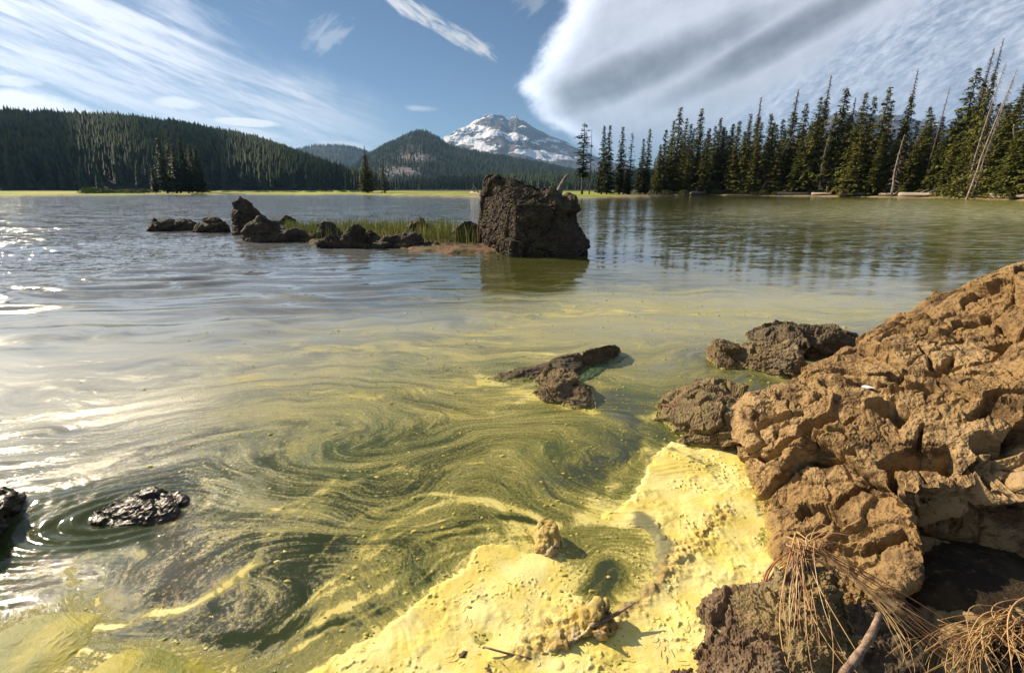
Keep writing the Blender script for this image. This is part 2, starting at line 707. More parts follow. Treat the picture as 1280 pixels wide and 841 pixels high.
def rock(name, hulls, voxel, size, seed, mat, label, category='rock', group=None, **k):
    me = remesh(hulls, voxel)
    rock_disp(me, size, seed, **k)
    v, _ = get_vn(me)
    c = ((v[:, 0].min() + v[:, 0].max()) / 2, (v[:, 1].min() + v[:, 1].max()) / 2, 0.0)
    origin_to(me, c)
    me.name = name
    me.materials.append(mat)
    o = obj(name, me, loc=c)
    return things(o, label, category, group)


def rock_mat(name, c1, c2, c3, scale=1.0, rough=0.85, bump=0.004, dark=(0.03, 0.02, 0.015), wet=False, cracks=None, moss=None, moss_amt=0.0, world_line=None, spec=0.4):
    m = Mat(name)
    p = m.obj
    big_ = noise(p, 2.2 * scale, 4, 0.6)
    mid = noise(p, 9 * scale, 5, 0.65)
    fine = noise(p, 60 * scale, 4, 0.7)
    vf = voro(p, 45 * scale)
    c = mixc(big_.sm(0.38, 0.62), c1, c2)
    c = mixc(mid.sm(0.46, 0.64), c, c3)
    c = mixc((fine.sm(0.55, 0.75) * 0.45), c, tuple(x * 1.6 for x in c3))
    c = mixc(fine.sm(0.42, 0.26) * 0.55, c, dark)
    c = mixc(noise(p, 1.1 * scale, 5, 0.65).sm(0.52, 0.66) * 0.55, c, tuple((c1[0] + c1[1] + c1[2]) / 3 * k_ for k_ in (1.35, 1.15, 0.95)))
    if moss:
        _, _, nz = sep(m.nrm)
        mk_ = (noise(p, 7 * scale, 4, 0.7) + nz * 0.25).sm(0.72 - moss_amt * 0.25, 0.86 - moss_amt * 0.25)
        c = mixc(mk_, c, moss)
    if world_line:                      # stain / damp band above the water line, world height in metres
        h, colr = world_line
        _, _, z = sep(m.pos)
        zz = z + (noise(p, 12 * scale, 3) - 0.5) * h * 1.2
        c = mixc(zz.sm(h, h * 0.3) * 0.85, c, colr)
    m.set(color=c, rough=rough if not wet else (fine.sm(0.3, 0.7, 0.30, 0.65)), spec=spec)
    hh_ = fine * 0.5 + mid * 1.0 + vf * 0.6 + noise(p, 170 * scale, 3, 0.7) * 0.2
    prev = None
    if cracks:
        # fine fissures, elongated along the bedding
        x_, y_, z_ = sep(vadd(p, vscale(vadd(noise(p, 3.0, 4, 0.6, color=True), (0.5, 0.5, 0.5), 'SUBTRACT'), 0.22)))
        al_ = z_ * 0.88 - x_ * 0.45
        q_ = comb(x_ * 0.88 + z_ * 0.45, y_, al_ * 2.6)
        e1 = voro(q_, 5.5, 'DISTANCE_TO_EDGE').sm(0.0, 0.035) * 1.0
        e2 = voro(q_, 14.0, 'DISTANCE_TO_EDGE').sm(0.0, 0.07)
        led = noise(comb(x_ * 1.5, y_ * 1.5, al_ * 16.0), 1.6, 5, 0.65)
        e2 = mixf(noise(p, 4.0, 2).sm(0.45, 0.6), 1.0, e2)
        prev = m.bump(e1 * 0.12 + e2 * 0.12 + led * 1.8 + noise(q_, 18.0, 5, 0.7) * 0.8, cracks, 1.0)
    m.bump(hh_, bump / scale * 1.6, 0.9, prev=prev)
    return m.m


def G(px, py, z=0.0):
    return ground(px, py, z)


def hull_px(front, top, depth, sink=-0.07):
    """front: waterline pixels; top: (px, py, height); depth: how far the rock runs back"""
    P = []
    for q in front:
        g_ = ground(*q)
        P.append(Vector((g_.x, g_.y, 0.004)))
        P.append(Vector((g_.x, g_.y + 0.01, sink)))
    for px, py, z in top:
        g_ = ground(px, py, z)
        P.append(g_)
        P.append(Vector((g_.x * 1.03, g_.y + depth * 0.35, z * 0.8)))
        P.append(Vector((g_.x * 1.05, g_.y + depth, sink)))
    return P

# ================================================================== SETTING
rs = np.random.RandomState(7)


# ---- far shoreline: distance of the waterline over azimuth
_sh = [(-60, 247), (0, 245.5), (105, 244.3), (200, 243.3), (450, 243.5), (520, 245.2), (600, 247), (670, 247), (740, 247.5), (800, 246.5), (850, 245.0), (870, 244), (930, 244.8), (1000, 245.5), (1150, 247.5), (1280, 251), (1340, 254)]
_sa, _sr = [], []
for q in _sh:
    g_ = ground(*q)
    _sa.append(math.degrees(math.atan2(g_.x, g_.y))); _sr.append(math.hypot(g_.x, g_.y))
_sa = [-180, -70] + _sa + [70, 180]
_sr = [120, 125] + _sr + [60, 60]


def shore_r(az):
    return np.interp(az, _sa, _sr)


NEAR = [(0.95, 0.78), (1.12, 1.1), (1.35, 1.6), (1.9, 2.2), (2.8, 2.7), (4.5, 3.0), (9, 3), (20, 0), (22, -20), (-22, -20), (-9, -2.0), (-3, -.7), (-1, 0.0), (0, 0.3), (.6, .55)]


def ground_z(x, y):
    r = np.hypot(x, y)
    az = np.degrees(np.arctan2(x, y))
    p3 = np.stack([x, y, 0 * x], -1).reshape(-1, 3)
    n1 = fbm(p3 * 0.05, 4, 3).reshape(x.shape)
    n2 = fbm(p3 * 1.2, 3, 4).reshape(x.shape) * (r < 40)
    rw = shore_r(az) + n1 * 5
    z = -0.6 + 0.85 * sstep(r - rw, -4.0, 2.5) + 0.25 * sstep(r - rw, 4, 60) + n1 * 0.16 * (r < 2000)
    inlet = sstep(-np.abs((r - 150 - n1 * 12) / 9), -1.0, -0.3) * sstep(-np.abs((az + 5.0) / 5.5), -1.0, -0.6)
    z = z - inlet * 0.75
    sd = poly_sd(NEAR, x, y)
    zn = -0.5 + sstep(sd, -0.4, 0.2) * 0.56 + sstep(sd, 0.4, 5) * 0.6 + n2 * 0.07
    return np.where(r < 30, np.maximum(np.minimum(z, -0.5), zn), z)


az_f = np.arange(-58, 58.01, 0.25)
az_all = np.concatenate([az_f, np.arange(60, 302 - 0.1, 4.0)])
rr = np.concatenate([np.geomspace(0.12, 60, 110)[:-1], np.linspace(60, 320, 110)[:-1], np.geomspace(320, 12400, 34)])
A_, R_ = np.meshgrid(np.radians(az_all), rr)
gx, gy = R_ * np.sin(A_), R_ * np.cos(A_)
gz = ground_z(gx, gy)
_sd = R_ - shore_r(np.degrees(A_) % 360 - 360 * ((np.degrees(A_) % 360) > 180))
_azd = np.degrees(A_)
sand = np.exp(-((_azd + 2.5) / 9) ** 2) * sstep(-_sd, -14, -6) + sstep(-_sd, -3.0, -0.6) * 0.8 + np.where(_azd > 12, sstep(-_sd, -9, -3) * 0.9, 0)
m = Mat('ground_cover')
p = m.pos
n_a = noise(p, 0.05, 4, 0.6)
n_b = noise(p, 0.4, 4, 0.6)
green = mixc(n_a.sm(0.4, 0.62), (0.20, 0.27, 0.028), (0.38, 0.40, 0.06))
green = mixc(n_b.sm(0.45, 0.7) * 0.6, green, (0.07, 0.09, 0.02))
sandc = mixc(n_b.sm(0.4, 0.6), (0.34, 0.27, 0.16), (0.20, 0.17, 0.08))
c = mixc((m.attr('sand') + (n_b - 0.5) * 0.5).sm(0.35, 0.6), green, sandc)
c = mixc(m.attr('forest'), c, mixc(n_b.sm(0.4, 0.6), (0.03, 0.035, 0.014), (0.07, 0.055, 0.03)))
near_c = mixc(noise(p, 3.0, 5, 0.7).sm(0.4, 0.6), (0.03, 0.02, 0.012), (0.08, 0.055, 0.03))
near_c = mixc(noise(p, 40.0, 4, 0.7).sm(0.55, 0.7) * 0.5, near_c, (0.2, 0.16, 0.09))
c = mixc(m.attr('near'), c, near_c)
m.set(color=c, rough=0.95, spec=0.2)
m.bump(noise(p, 25.0, 4, 0.7), 0.02, 0.6)
fw_ = sstep(_azd, 9.0, 15.0)
forest_a = (fw_ * sstep(_sd, 6, 10) + (1 - fw_) * sstep(_sd, 120, 160)) * (R_ > 30)
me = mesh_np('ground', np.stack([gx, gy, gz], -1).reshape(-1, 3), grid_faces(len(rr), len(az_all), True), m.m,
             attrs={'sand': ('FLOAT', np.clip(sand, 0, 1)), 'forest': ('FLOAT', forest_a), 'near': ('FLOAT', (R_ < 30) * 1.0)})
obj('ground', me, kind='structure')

# ---- water sheet with the algae film on it
ys = []
y_ = 900.0
while y_ > 246:
    ys.append(y_)
    y_ -= 1.5 if y_ > 500 else (1.1 if y_ > 350 else (0.55 if y_ > 290 else 0.8))
yr = np.array([CAM_H / math.tan(PITCH + math.atan((y - CY) / FPX)) for y in ys])
yr = np.concatenate([np.geomspace(0.2, yr[0], 10)[:-1], yr, np.geomspace(yr[-1] * 1.03, 260, 30)])
az_f = np.arange(-58, 58.01, 0.15)
az_all = np.concatenate([az_f, np.arange(60, 301.9, 3.0)])
A_, R_ = np.meshgrid(np.radians(az_all), yr)
wx, wy = R_ * np.sin(A_), R_ * np.cos(A_)
shp = wx.shape
wx, wy, R1 = wx.ravel(), wy.ravel(), R_.ravel()
near_m = R1 < 14
ROCK_L = ground(178, 636)

VORT = [(ground(178, 640), 0.30, 3.4, 0.6), (ground(735, 560), 0.55, -2.6, 0.8), (ground(752, 695), 0.12, 4.2, 0.9), (ground(330, 770), 0.34, 2.2, 0.8),
        (ground(95, 735), 0.16, -2.6, 0.8), (ground(880, 455), 0.55, 1.8, 0.5), (ground(430, 545), 0.8, -1.0, 0.6), (ground(600, 690), 0.28, -2.0, 0.6), (ground(250, 500), 1.0, 0.8, 0.4), (ground(560, 640), 0.22, 2.0, 0.8)]


def advect(x, y, steps=10):
    x, y = x.copy(), y.copy()
    w = sstep(-np.hypot(x, y), -13, -5)
    for k in range(steps):
        vx, vy = np.zeros_like(x), np.zeros_like(y)
        for c, Rv, ang, asp in VORT:
            ddx, ddy = (x - c.x), (y - c.y) / asp
            e = np.exp(-(ddx ** 2 + ddy ** 2) / Rv ** 2) * ang
            vx += -ddy * asp * e
            vy += ddx * e * asp
        for sc, am in ((0.8, 0.09), (2.6, 0.035), (7.0, 0.016)):
            eps = 0.02 / sc
            n0 = perlin2(x * sc, y * sc * 1.5, int(sc * 10))
            nx_ = perlin2(x * sc + eps * sc, y * sc * 1.5, int(sc * 10))
            ny_ = perlin2(x * sc, y * sc * 1.5 + eps * sc, int(sc * 10))
            vx += (ny_ - n0) / (eps * sc) * am * 1.8
            vy -= (nx_ - n0) / (eps * sc) * am
        x -= vx / steps * w
        y -= vy / steps * w
    return x, y


fx, fy = wx.copy(), wy.copy()
fx[near_m], fy[near_m] = advect(wx[near_m], wy[near_m])

_T = """
243 0 0 0 0 0 0 .1 .2 .3
252 0 0 0 0 .02 .15 .45 .6 .62
265 0 0 0 0 .05 .3 .55 .62 .66
290 0 0 0 0 .1 .25 .38 .48 .5
320 0 0 0 .04 .12 .2 .28 .35 .45
350 0 .02 .05 .08 .26 .36 .32 .28 .3
380 .02 .04 .08 .2 .54 .66 .58 .46 .36
420 .04 .10 .30 .52 .64 .62 .56 .5 .5
460 .08 .24 .50 .62 .70 .62 .5 .5 .5
520 .10 .36 .56 .64 .68 .54 .6 .6 .6
580 .12 .30 .50 .56 .56 .52 .8 .8 .8
640 .12 .16 .44 .56 .54 .66 .9 .9 .9
700 .22 .24 .38 .60 .70 .8 .95 .95 .9
760 .28 .26 .34 .66 .80 .9 .95 .9 .9
841 .45 .42 .42 .68 .85 .9 .95 .9 .9
"""
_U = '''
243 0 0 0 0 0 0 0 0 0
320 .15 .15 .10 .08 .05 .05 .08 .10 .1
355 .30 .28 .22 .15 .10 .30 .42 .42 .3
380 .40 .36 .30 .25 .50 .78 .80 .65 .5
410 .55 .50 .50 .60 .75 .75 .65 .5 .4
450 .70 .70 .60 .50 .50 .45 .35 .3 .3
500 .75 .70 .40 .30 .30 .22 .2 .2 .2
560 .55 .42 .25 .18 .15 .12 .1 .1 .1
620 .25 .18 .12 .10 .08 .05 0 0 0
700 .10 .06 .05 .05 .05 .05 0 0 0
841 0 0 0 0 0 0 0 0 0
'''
_rows = [[float(v) for v in l.split()] for l in _T.strip().splitlines()]
TY = np.array([r_[0] for r_ in _rows]); TX = np.linspace(0, 1280, 9); TV = np.array([r_[1:] for r_ in _rows])


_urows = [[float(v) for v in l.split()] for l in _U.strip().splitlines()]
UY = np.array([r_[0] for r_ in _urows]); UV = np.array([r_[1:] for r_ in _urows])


def table(px_, py_, TY=TY, TV=TV):
    px_ = np.clip(px_, 0, 1280); py_ = np.clip(py_, TY[0], TY[-1])
    j = np.clip(np.searchsorted(TX, px_) - 1, 0, 7); i = np.clip(np.searchsorted(TY, py_) - 1, 0, len(TY) - 2)
    tx = (px_ - TX[j]) / (TX[j + 1] - TX[j]); ty = (py_ - TY[i]) / (TY[i + 1] - TY[i])
    tx = tx * tx * (3 - 2 * tx); ty = ty * ty * (3 - 2 * ty)
    return (TV[i, j] * (1 - tx) + TV[i, j + 1] * tx) * (1 - ty) + (TV[i + 1, j] * (1 - tx) + TV[i + 1, j + 1] * tx) * ty


front = wy > 0.2
pxx, pyy = px_of(wx, np.where(front, wy, 0.2))
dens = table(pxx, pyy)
glare = table(pxx, pyy, UY, UV)  # where silvery glare is painted on the water
MATS = [
    ([(1010, 720), (985, 690), (950, 620), (938, 560), (905, 555), (870, 560), (838, 550), (812, 572), (800, 600), (775, 630), (745, 648), (760, 660), (800, 662), (822, 690), (812, 725), (785, 745), (752, 765), (725, 745), (712, 715), (690, 688), (640, 676), (600, 684), (558, 718), (500, 768), (430, 815), (370, 850), (360, 900), (600, 960), (900, 960), (1020, 860)], 0,
     'thick pale yellow pollen scum piled against the fissured boulder', 3),
    ([(-60, 800), (20, 770), (62, 754), (108, 750), (136, 764), (134, 792), (100, 822), (66, 850), (40, 880), (-60, 900)], 1, 'smooth shiny yellow scum patch in the bottom corner, nearest the dark rock on the left', 5),
    ([(85, 860), (118, 828), (160, 803), (205, 799), (258, 812), (300, 842), (312, 890), (60, 900)], 1, 'smooth yellow scum tongue at the bottom, beside the shiny corner patch', 6)]
STROKES = [([(120, 776), (170, 770), (215, 764), (255, 745), (335, 704)], 0.014, 0.55), ([(250, 850), (330, 822), (400, 780), (455, 745), (520, 704), (590, 676), (650, 664), (700, 678)], 0.016, 0.30),
           ([(700, 660), (660, 640), (610, 628), (550, 628), (505, 642), (470, 672), (440, 705)], 0.016, 0.32), ([(300, 815), (400, 755), (470, 710), (540, 672), (600, 655), (670, 662)], 0.010, 0.3),
           ([(180, 700), (120, 690), (90, 712), (85, 740)], 0.014, 0.25), ([(560, 520), (620, 512), (680, 500), (760, 520)], 0.03, 0.25), ([(290, 470), (400, 492), (560, 488), (640, 466)], 0.03, 0.18),
           ([(600, 470), (640, 488), (700, 500), (735, 515)], 0.03, 0.3), ([(650, 395), (800, 388), (1000, 392), (1180, 385)], 0.14, 0.14), ([(340, 432), (450, 437), (560, 428), (640, 410)], 0.06, 0.22),
           ([(800, 560), (770, 605), (730, 645), (700, 662)], 0.022, 0.35), ([(820, 520), (800, 545), (815, 565)], 0.03, 0.35), ([(500, 560), (420, 600), (390, 660)], 0.03, 0.12),
           ([(240, 640), (265, 600), (220, 580)], 0.02, 0.16),
           ([(690, 668), (640, 652), (570, 645), (500, 668), (430, 720), (350, 790)], 0.007, 0.35), ([(695, 664), (650, 638), (590, 622), (520, 618), (440, 650), (390, 705)], 0.008, 0.3),
           ([(700, 674), (640, 668), (575, 672), (515, 704), (430, 762), (330, 832), (260, 856)], 0.006, 0.4), ([(420, 600), (350, 650), (325, 700)], 0.012, 0.2), ([(260, 690), (340, 640), (450, 600), (600, 575)], 0.012, 0.2),
           ([(620, 690), (560, 700), (490, 745), (400, 800), (300, 850)], 0.006, 0.4), ([(380, 640), (330, 690), (300, 740)], 0.007, 0.25), ([(0, 690), (60, 700), (130, 745), (200, 770)], 0.02, 0.15)]
DARKS = [([(300, 560), (420, 545), (560, 560)], 0.10, 0.10), ([(420, 650), (380, 720), (360, 770)], 0.05, 0.25), ([(700, 600), (760, 570), (790, 540), (775, 500)], 0.07, 0.25), ([(740, 690), (760, 715), (740, 745)], 0.05, 0.5),
         ([(560, 650), (640, 645), (700, 670)], 0.012, 0.35), ([(360, 800), (440, 775), (530, 722)], 0.022, 0.35), ([(110, 780), (200, 790), (330, 800)], 0.025, 0.25), ([(430, 400), (560, 402), (640, 385)], 0.25, 0.15),
         ([(800, 470), (870, 440), (900, 430)], 0.05, 0.2)]
nm = R1 < 30
jx0 = wx + 0.02 * fbm2(fx * 5, fy * 22, 3, 55)
jy0 = wy + 0.02 * fbm2(fx * 5, fy * 22, 3, 56)
jx = wx[nm] + 0.05 * fbm2(wx[nm] * 4, wy[nm] * 4, 4, 50) * np.clip(R1[nm] / 2, 0.5, 6)
jy = wy[nm] + 0.05 * fbm2(wx[nm] * 4, wy[nm] * 4, 4, 60) * np.clip(R1[nm] / 2, 0.5, 6)
jm = np.clip(0.75 + 1.3 * fbm2(fx[nm] * 3, fy[nm] * 9, 3, 70), 0.1, 1.5)


def smooth_line(P):                          # Catmull-Rom through the given ground points
    P = np.array([(g_.x, g_.y) for g_ in (ground(*q) for q in P)])
    Q = np.vstack([2 * P[0] - P[1], P, 2 * P[-1] - P[-2]])
    o = []
    for i in range(1, len(Q) - 2):
        for t in np.linspace(0, 1, 5)[:-1]:
            o.append(0.5 * (2 * Q[i] + (Q[i + 1] - Q[i - 1]) * t + (2 * Q[i - 1] - 5 * Q[i] + 4 * Q[i + 1] - Q[i + 2]) * t * t + (3 * Q[i] - Q[i - 1] - 3 * Q[i + 1] + Q[i + 2]) * t ** 3))
    o.append(Q[-2])
    return o


for P_, w_, a_ in STROKES + [(p_, w_, -a_) for p_, w_, a_ in DARKS]:
    dens[nm] += a_ * 1.15 * jm * np.exp(-(line_d(smooth_line(P_), jx, jy) / (w_ * 1.5)) ** 2)
for P_, wet, lab, sd_ in MATS:
    q_ = R1 < 2.6
    s_ = poly_sd([ground(*g_) for g_ in P_], jx0[q_], jy0[q_])
    dens[q_] += (0.42 if wet else 0.30) * np.exp(-np.maximum(-s_, 0) / (0.035 if wet else 0.022))
dens = np.clip(dens, 0, 1)

# surface height: long swell on the left and middle, ripple rings round the wet rock
wn = np.zeros_like(wx); wn2 = np.zeros_like(wx); wn3 = np.zeros_like(wx)
nm = R1 < 40
wn[nm] = fbm2(wx[nm] * .14, wy[nm] * .32, 3, 21); wn2[nm] = fbm2(wx[nm] * .8, wy[nm] * .8, 2, 25); wn3[nm] = fbm2(wx[nm] * .28 + 5, wy[nm] * .28, 2, 29)
cal = sstep(-pxx, -720, -330) * sstep(R1, 3.3, 6.8) * sstep(-R1, -24, -13)
ph = wy * 1.0 - wx * 0.16 + wn * 0.55
amp = 0.0125 * cal * (0.35 + 1.3 * sstep(wn3, -0.35, 0.35))
sw_ = np.sin(ph * 2 * math.pi / 0.70)
h = amp * (sw_ + 0.35 * (1 - np.abs(sw_)) + 0.6 * np.sin((ph * 0.9 + wx * .12 + wn2 * 0.3) * 2 * math.pi / 0.37) + 0.45 * np.sin((wy + wx * 0.3 + wn2 * .4) * 2 * math.pi / 0.9))
mid = sstep(-pxx, -900, -560) * sstep(R1, 3.2, 5) * sstep(-R1, -12, -8) * (1 - cal)
h += 0.0016 * mid * np.sin((wy - wx * 0.1 + wn * 0.5) * 2 * math.pi / 0.5)
swl = sstep(-pxx, -520, -150) * sstep(R1, 1.2, 2.0) * (1 - sstep(R1, 3.0, 5.0))
h += 0.0028 * swl * np.sin((wy * 1.0 - wx * 0.45 + wn * 0.5) * 2 * math.pi / 0.6) + 0.0025 * swl * np.sin((wy * 1.0 - wx * 0.6 + wn2 * 0.5) * 2 * math.pi / 0.23)
ca, sa_ = math.cos(RAD(18)), math.sin(RAD(18))
lx, ly = wx - ROCK_L.x, wy - ROCK_L.y
ex, ey = lx * ca + ly * sa_, -lx * sa_ + ly * ca
dd = np.sqrt((ex / 1.5) ** 2 + (ey / 0.75) ** 2 + 1e-9) + wn2 * 0.03
h += 0.0052 * np.exp(-np.maximum(dd - 0.12, 0) / 0.20) * sstep(dd, 0.06, 0.13) * np.sin(dd * 2 * math.pi / 0.060) * (0.35 + 0.65 * sstep(-(ex), -0.20, 0.10)) 
rl = ground(-5, 640)
dl = np.hypot(wx - rl.x, (wy - rl.y)) + wn2 * 0.03
h += 0.002 * np.exp(-dl / 0.18) * np.sin(dl * 2 * math.pi / 0.05)

m = Mat('lake_water')
fl = m.attr('flow', True)
fxs, fys, _ = sep(fl)
dn = m.attr('dens')
px_, py_, _ = sep(m.pos)
dist = (px_ * px_ + py_ * py_).f('SQRT')
st_a = noise(comb(fxs * 0.9, fys * 4.5, 0.0), 1.0, 7, 0.62, 0.4)
st_b = noise(comb(fxs * 3.0, fys * 22.0, 3.0), 1.0, 5, 0.65, 0.5)
st_c = noise(comb(fxs * 9.0, fys * 70.0, 5.0), 1.0, 3, 0.6, 0.3)
speck0 = noise(comb(fxs * 0.9, fys * 1.6, 6.0), 26.0, 5, 0.85)
speck = noise(comb(px_ * 1.0, py_ * 0.8, 0.0), 85.0, 4, 0.85)
speck2 = noise(m.pos, 420.0, 2, 0.7)
clot = voro(m.pos, 26.0)
clot_b = voro(m.pos, 11.0)
fine_w = dist.sm(9.0, 3.5)
cc = dn * 1.05 + 0.03 + (st_a - 0.5) * 1.05 + (st_b - 0.5) * (noise(m.pos, 1.7, 3, 0.6).sm(0.35, 0.65) * 1.0 + 0.40) + (st_c - 0.5) * 0.7 * fine_w + (speck - 0.5) * 1.5 * fine_w + (speck0 - 0.5) * 0.6 + (speck2 - 0.5) * 0.8 * fine_w
film = cc.sm(0.32, 0.82)
thick = cc.sm(0.70, 1.08)
spots = clot.sm(0.16, 0.08) * noise(m.pos, 5.0, 2).sm(0.5, 0.62) * dn.sm(0.2, 0.45)
spots = spots.max(clot_b.sm(0.10, 0.05) * dn.sm(0.3, 0.5))
spots = spots * dist.sm(7.0, 3.0)
film = film.max(spots)
thick = thick.max(spots * 0.8)
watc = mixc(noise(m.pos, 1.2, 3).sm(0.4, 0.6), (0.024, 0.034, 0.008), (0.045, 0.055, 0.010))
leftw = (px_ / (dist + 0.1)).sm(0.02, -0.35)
watc = mixc(dist.sm(2.0, 4.5), watc, mixc(leftw, (0.065, 0.070, 0.018), (0.16, 0.17, 0.165)))  # distant left water paled in its base colour, standing in for reflected sky
grn = noise(comb(fxs, fys, 9.0), 2.4, 4, 0.6).sm(0.5, 0.66)
filmc = mixc(grn, (0.30, 0.28, 0.050), (0.17, 0.20, 0.028))
thickc = mixc(noise(comb(fxs, fys, 2.0), 3.0, 4, 0.6).sm(0.4, 0.6), (0.60, 0.51, 0.12), (0.70, 0.61, 0.20))
glare_a = m.attr('glare')
glare_cov = (glare_a * 1.1 + (st_a - 0.5) * 1.3 + (st_b - 0.5) * 0.5 + (speck - 0.5) * 0.5 * fine_w).sm(0.10, 0.95)
watc = mixc(glare_cov, watc, (0.42, 0.41, 0.30))  # silvery surface glare painted into the water colour as pale cream
col = mixc(film * (glare_cov * -0.25 + 0.85), watc, filmc)
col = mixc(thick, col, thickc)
m.set(color=col, rough=mixf(thick, film * 0.20 + glare_cov * 0.12 + 0.06, 0.5), ior=dist.sm(2.2, 6.0, 1.36, 1.7), spec=0.5)
# ripples as slopes of the surface: choppy far out on the left, glassy undulation on the right, stilled where the film is thick
left = (px_ / (dist + 0.1)).sm(0.10, -0.25)
gust = noise(m.pos, 0.06, 3, 0.6).sm(0.38, 0.62)
wind = dist.sm(6.0, 16.0) * (left * 0.85 + 0.15) * (gust * 0.45 + 0.55)
calm = (1.0 - dn * 0.85).max(0.0) * dist.sm(2.0, 6.0)


def slopes(sx, sy, sc, det, k, off):
    n = noise(comb(px_ * sx, py_ * sy, off), sc, det, 0.55, 0.2, color=True)
    return vadd(vadd(n, (0.5, 0.5, 0.5), 'SUBTRACT'), comb(k * 0.6, k, 0.0), 'MULTIPLY')


s1 = slopes(0.8, 2.2, 1.3, 3, calm * (left * -0.03 + 0.13), 0.0)
s2 = slopes(0.9, 2.0, 4.5, 3, wind * 1.6 + calm * 0.05, 2.0)
s3 = slopes(1.0, 1.5, 16.0, 2, wind * 1.2 + 0.015, 4.0)
far_ = dist.sm(7.0, 22.0)
s4 = slopes(0.35, 1.3, 1.6, 3, far_ * (left * 0.85 + 0.20) * (gust * 0.4 + 0.6), 7.0)
nv = vadd(vadd(vadd(vadd(s1, s2), s3), s4), m.nrm)
nn_ = m.g.nodes.new('ShaderNodeVectorMath'); nn_.operation = 'NORMALIZE'
m.g.links.new(nv.s, nn_.inputs[0])
hgt = thick * 0.0022 * fine_w + spots * 0.004 + speck * film * 0.0010 * fine_w
m.bump(hgt, 1.0, 1.0, prev=nn_.outputs[0])
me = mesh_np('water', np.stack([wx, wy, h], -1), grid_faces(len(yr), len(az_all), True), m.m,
             attrs={'flow': ('FLOAT_VECTOR', np.stack([fx, fy, 0 * fx], 1)), 'dens': ('FLOAT', dens), 'glare': ('FLOAT', glare)})
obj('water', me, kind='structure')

# ---- thick floating scum along the near shore
m = Mat('pollen_scum')
fl = m.attr('flow', True)
fxs, fys, _ = sep(fl)
n1 = noise(m.pos, 6.0, 5, 0.6)
n2 = noise(comb(fxs * 4, fys * 16, 0.0), 1.0, 6, 0.65, 0.6)
n3 = noise(m.pos, 60.0, 4, 0.7)
n4 = noise(m.pos, 220.0, 3, 0.7)
wetf = m.attr('wet')
c = mixc(n1.sm(0.4, 0.62), (0.75, 0.61, 0.15), (0.86, 0.75, 0.30))
c = mixc(n2.sm(0.56, 0.78) * 0.6, c, (0.50, 0.43, 0.20))
thin = m.attr('thin')
c = mixc((thin + (n2 - 0.5) * 1.2 + (n3 - 0.5) * 0.3).sm(0.35, 0.75), c, (0.24, 0.23, 0.11))
c = mixc(n3.sm(0.66, 0.76) * 0.5, c, (0.35, 0.22, 0.06))
dots = voro(m.pos, 55.0).sm(0.22, 0.10) * noise(m.pos, 9.0, 3, .7).sm(0.50, 0.62)
dots = dots.max(voro(m.pos, 120.0).sm(0.22, 0.12) * noise(m.pos, 5.0, 4, .7).sm(0.46, 0.60))
c = mixc(dots * 0.8, c, (0.16, 0.10, 0.04))
c = mixc(m.attr('crust') * n3.sm(0.3, 0.6), c, (0.42, 0.27, 0.08))
wetc = mixc(n1.sm(0.4, 0.6), (0.36, 0.31, 0.022), (0.17, 0.18, 0.018))
c = mixc(wetf, c, wetc)
m.set(color=c, rough=mixf(wetf, 0.75, 0.42), spec=mixf(wetf, 0.3, 0.12))
m.bump(n3 * 0.35 + n4 * 0.22 + n1 * 0.3 + n2 * 0.3, 0.008, 0.7)
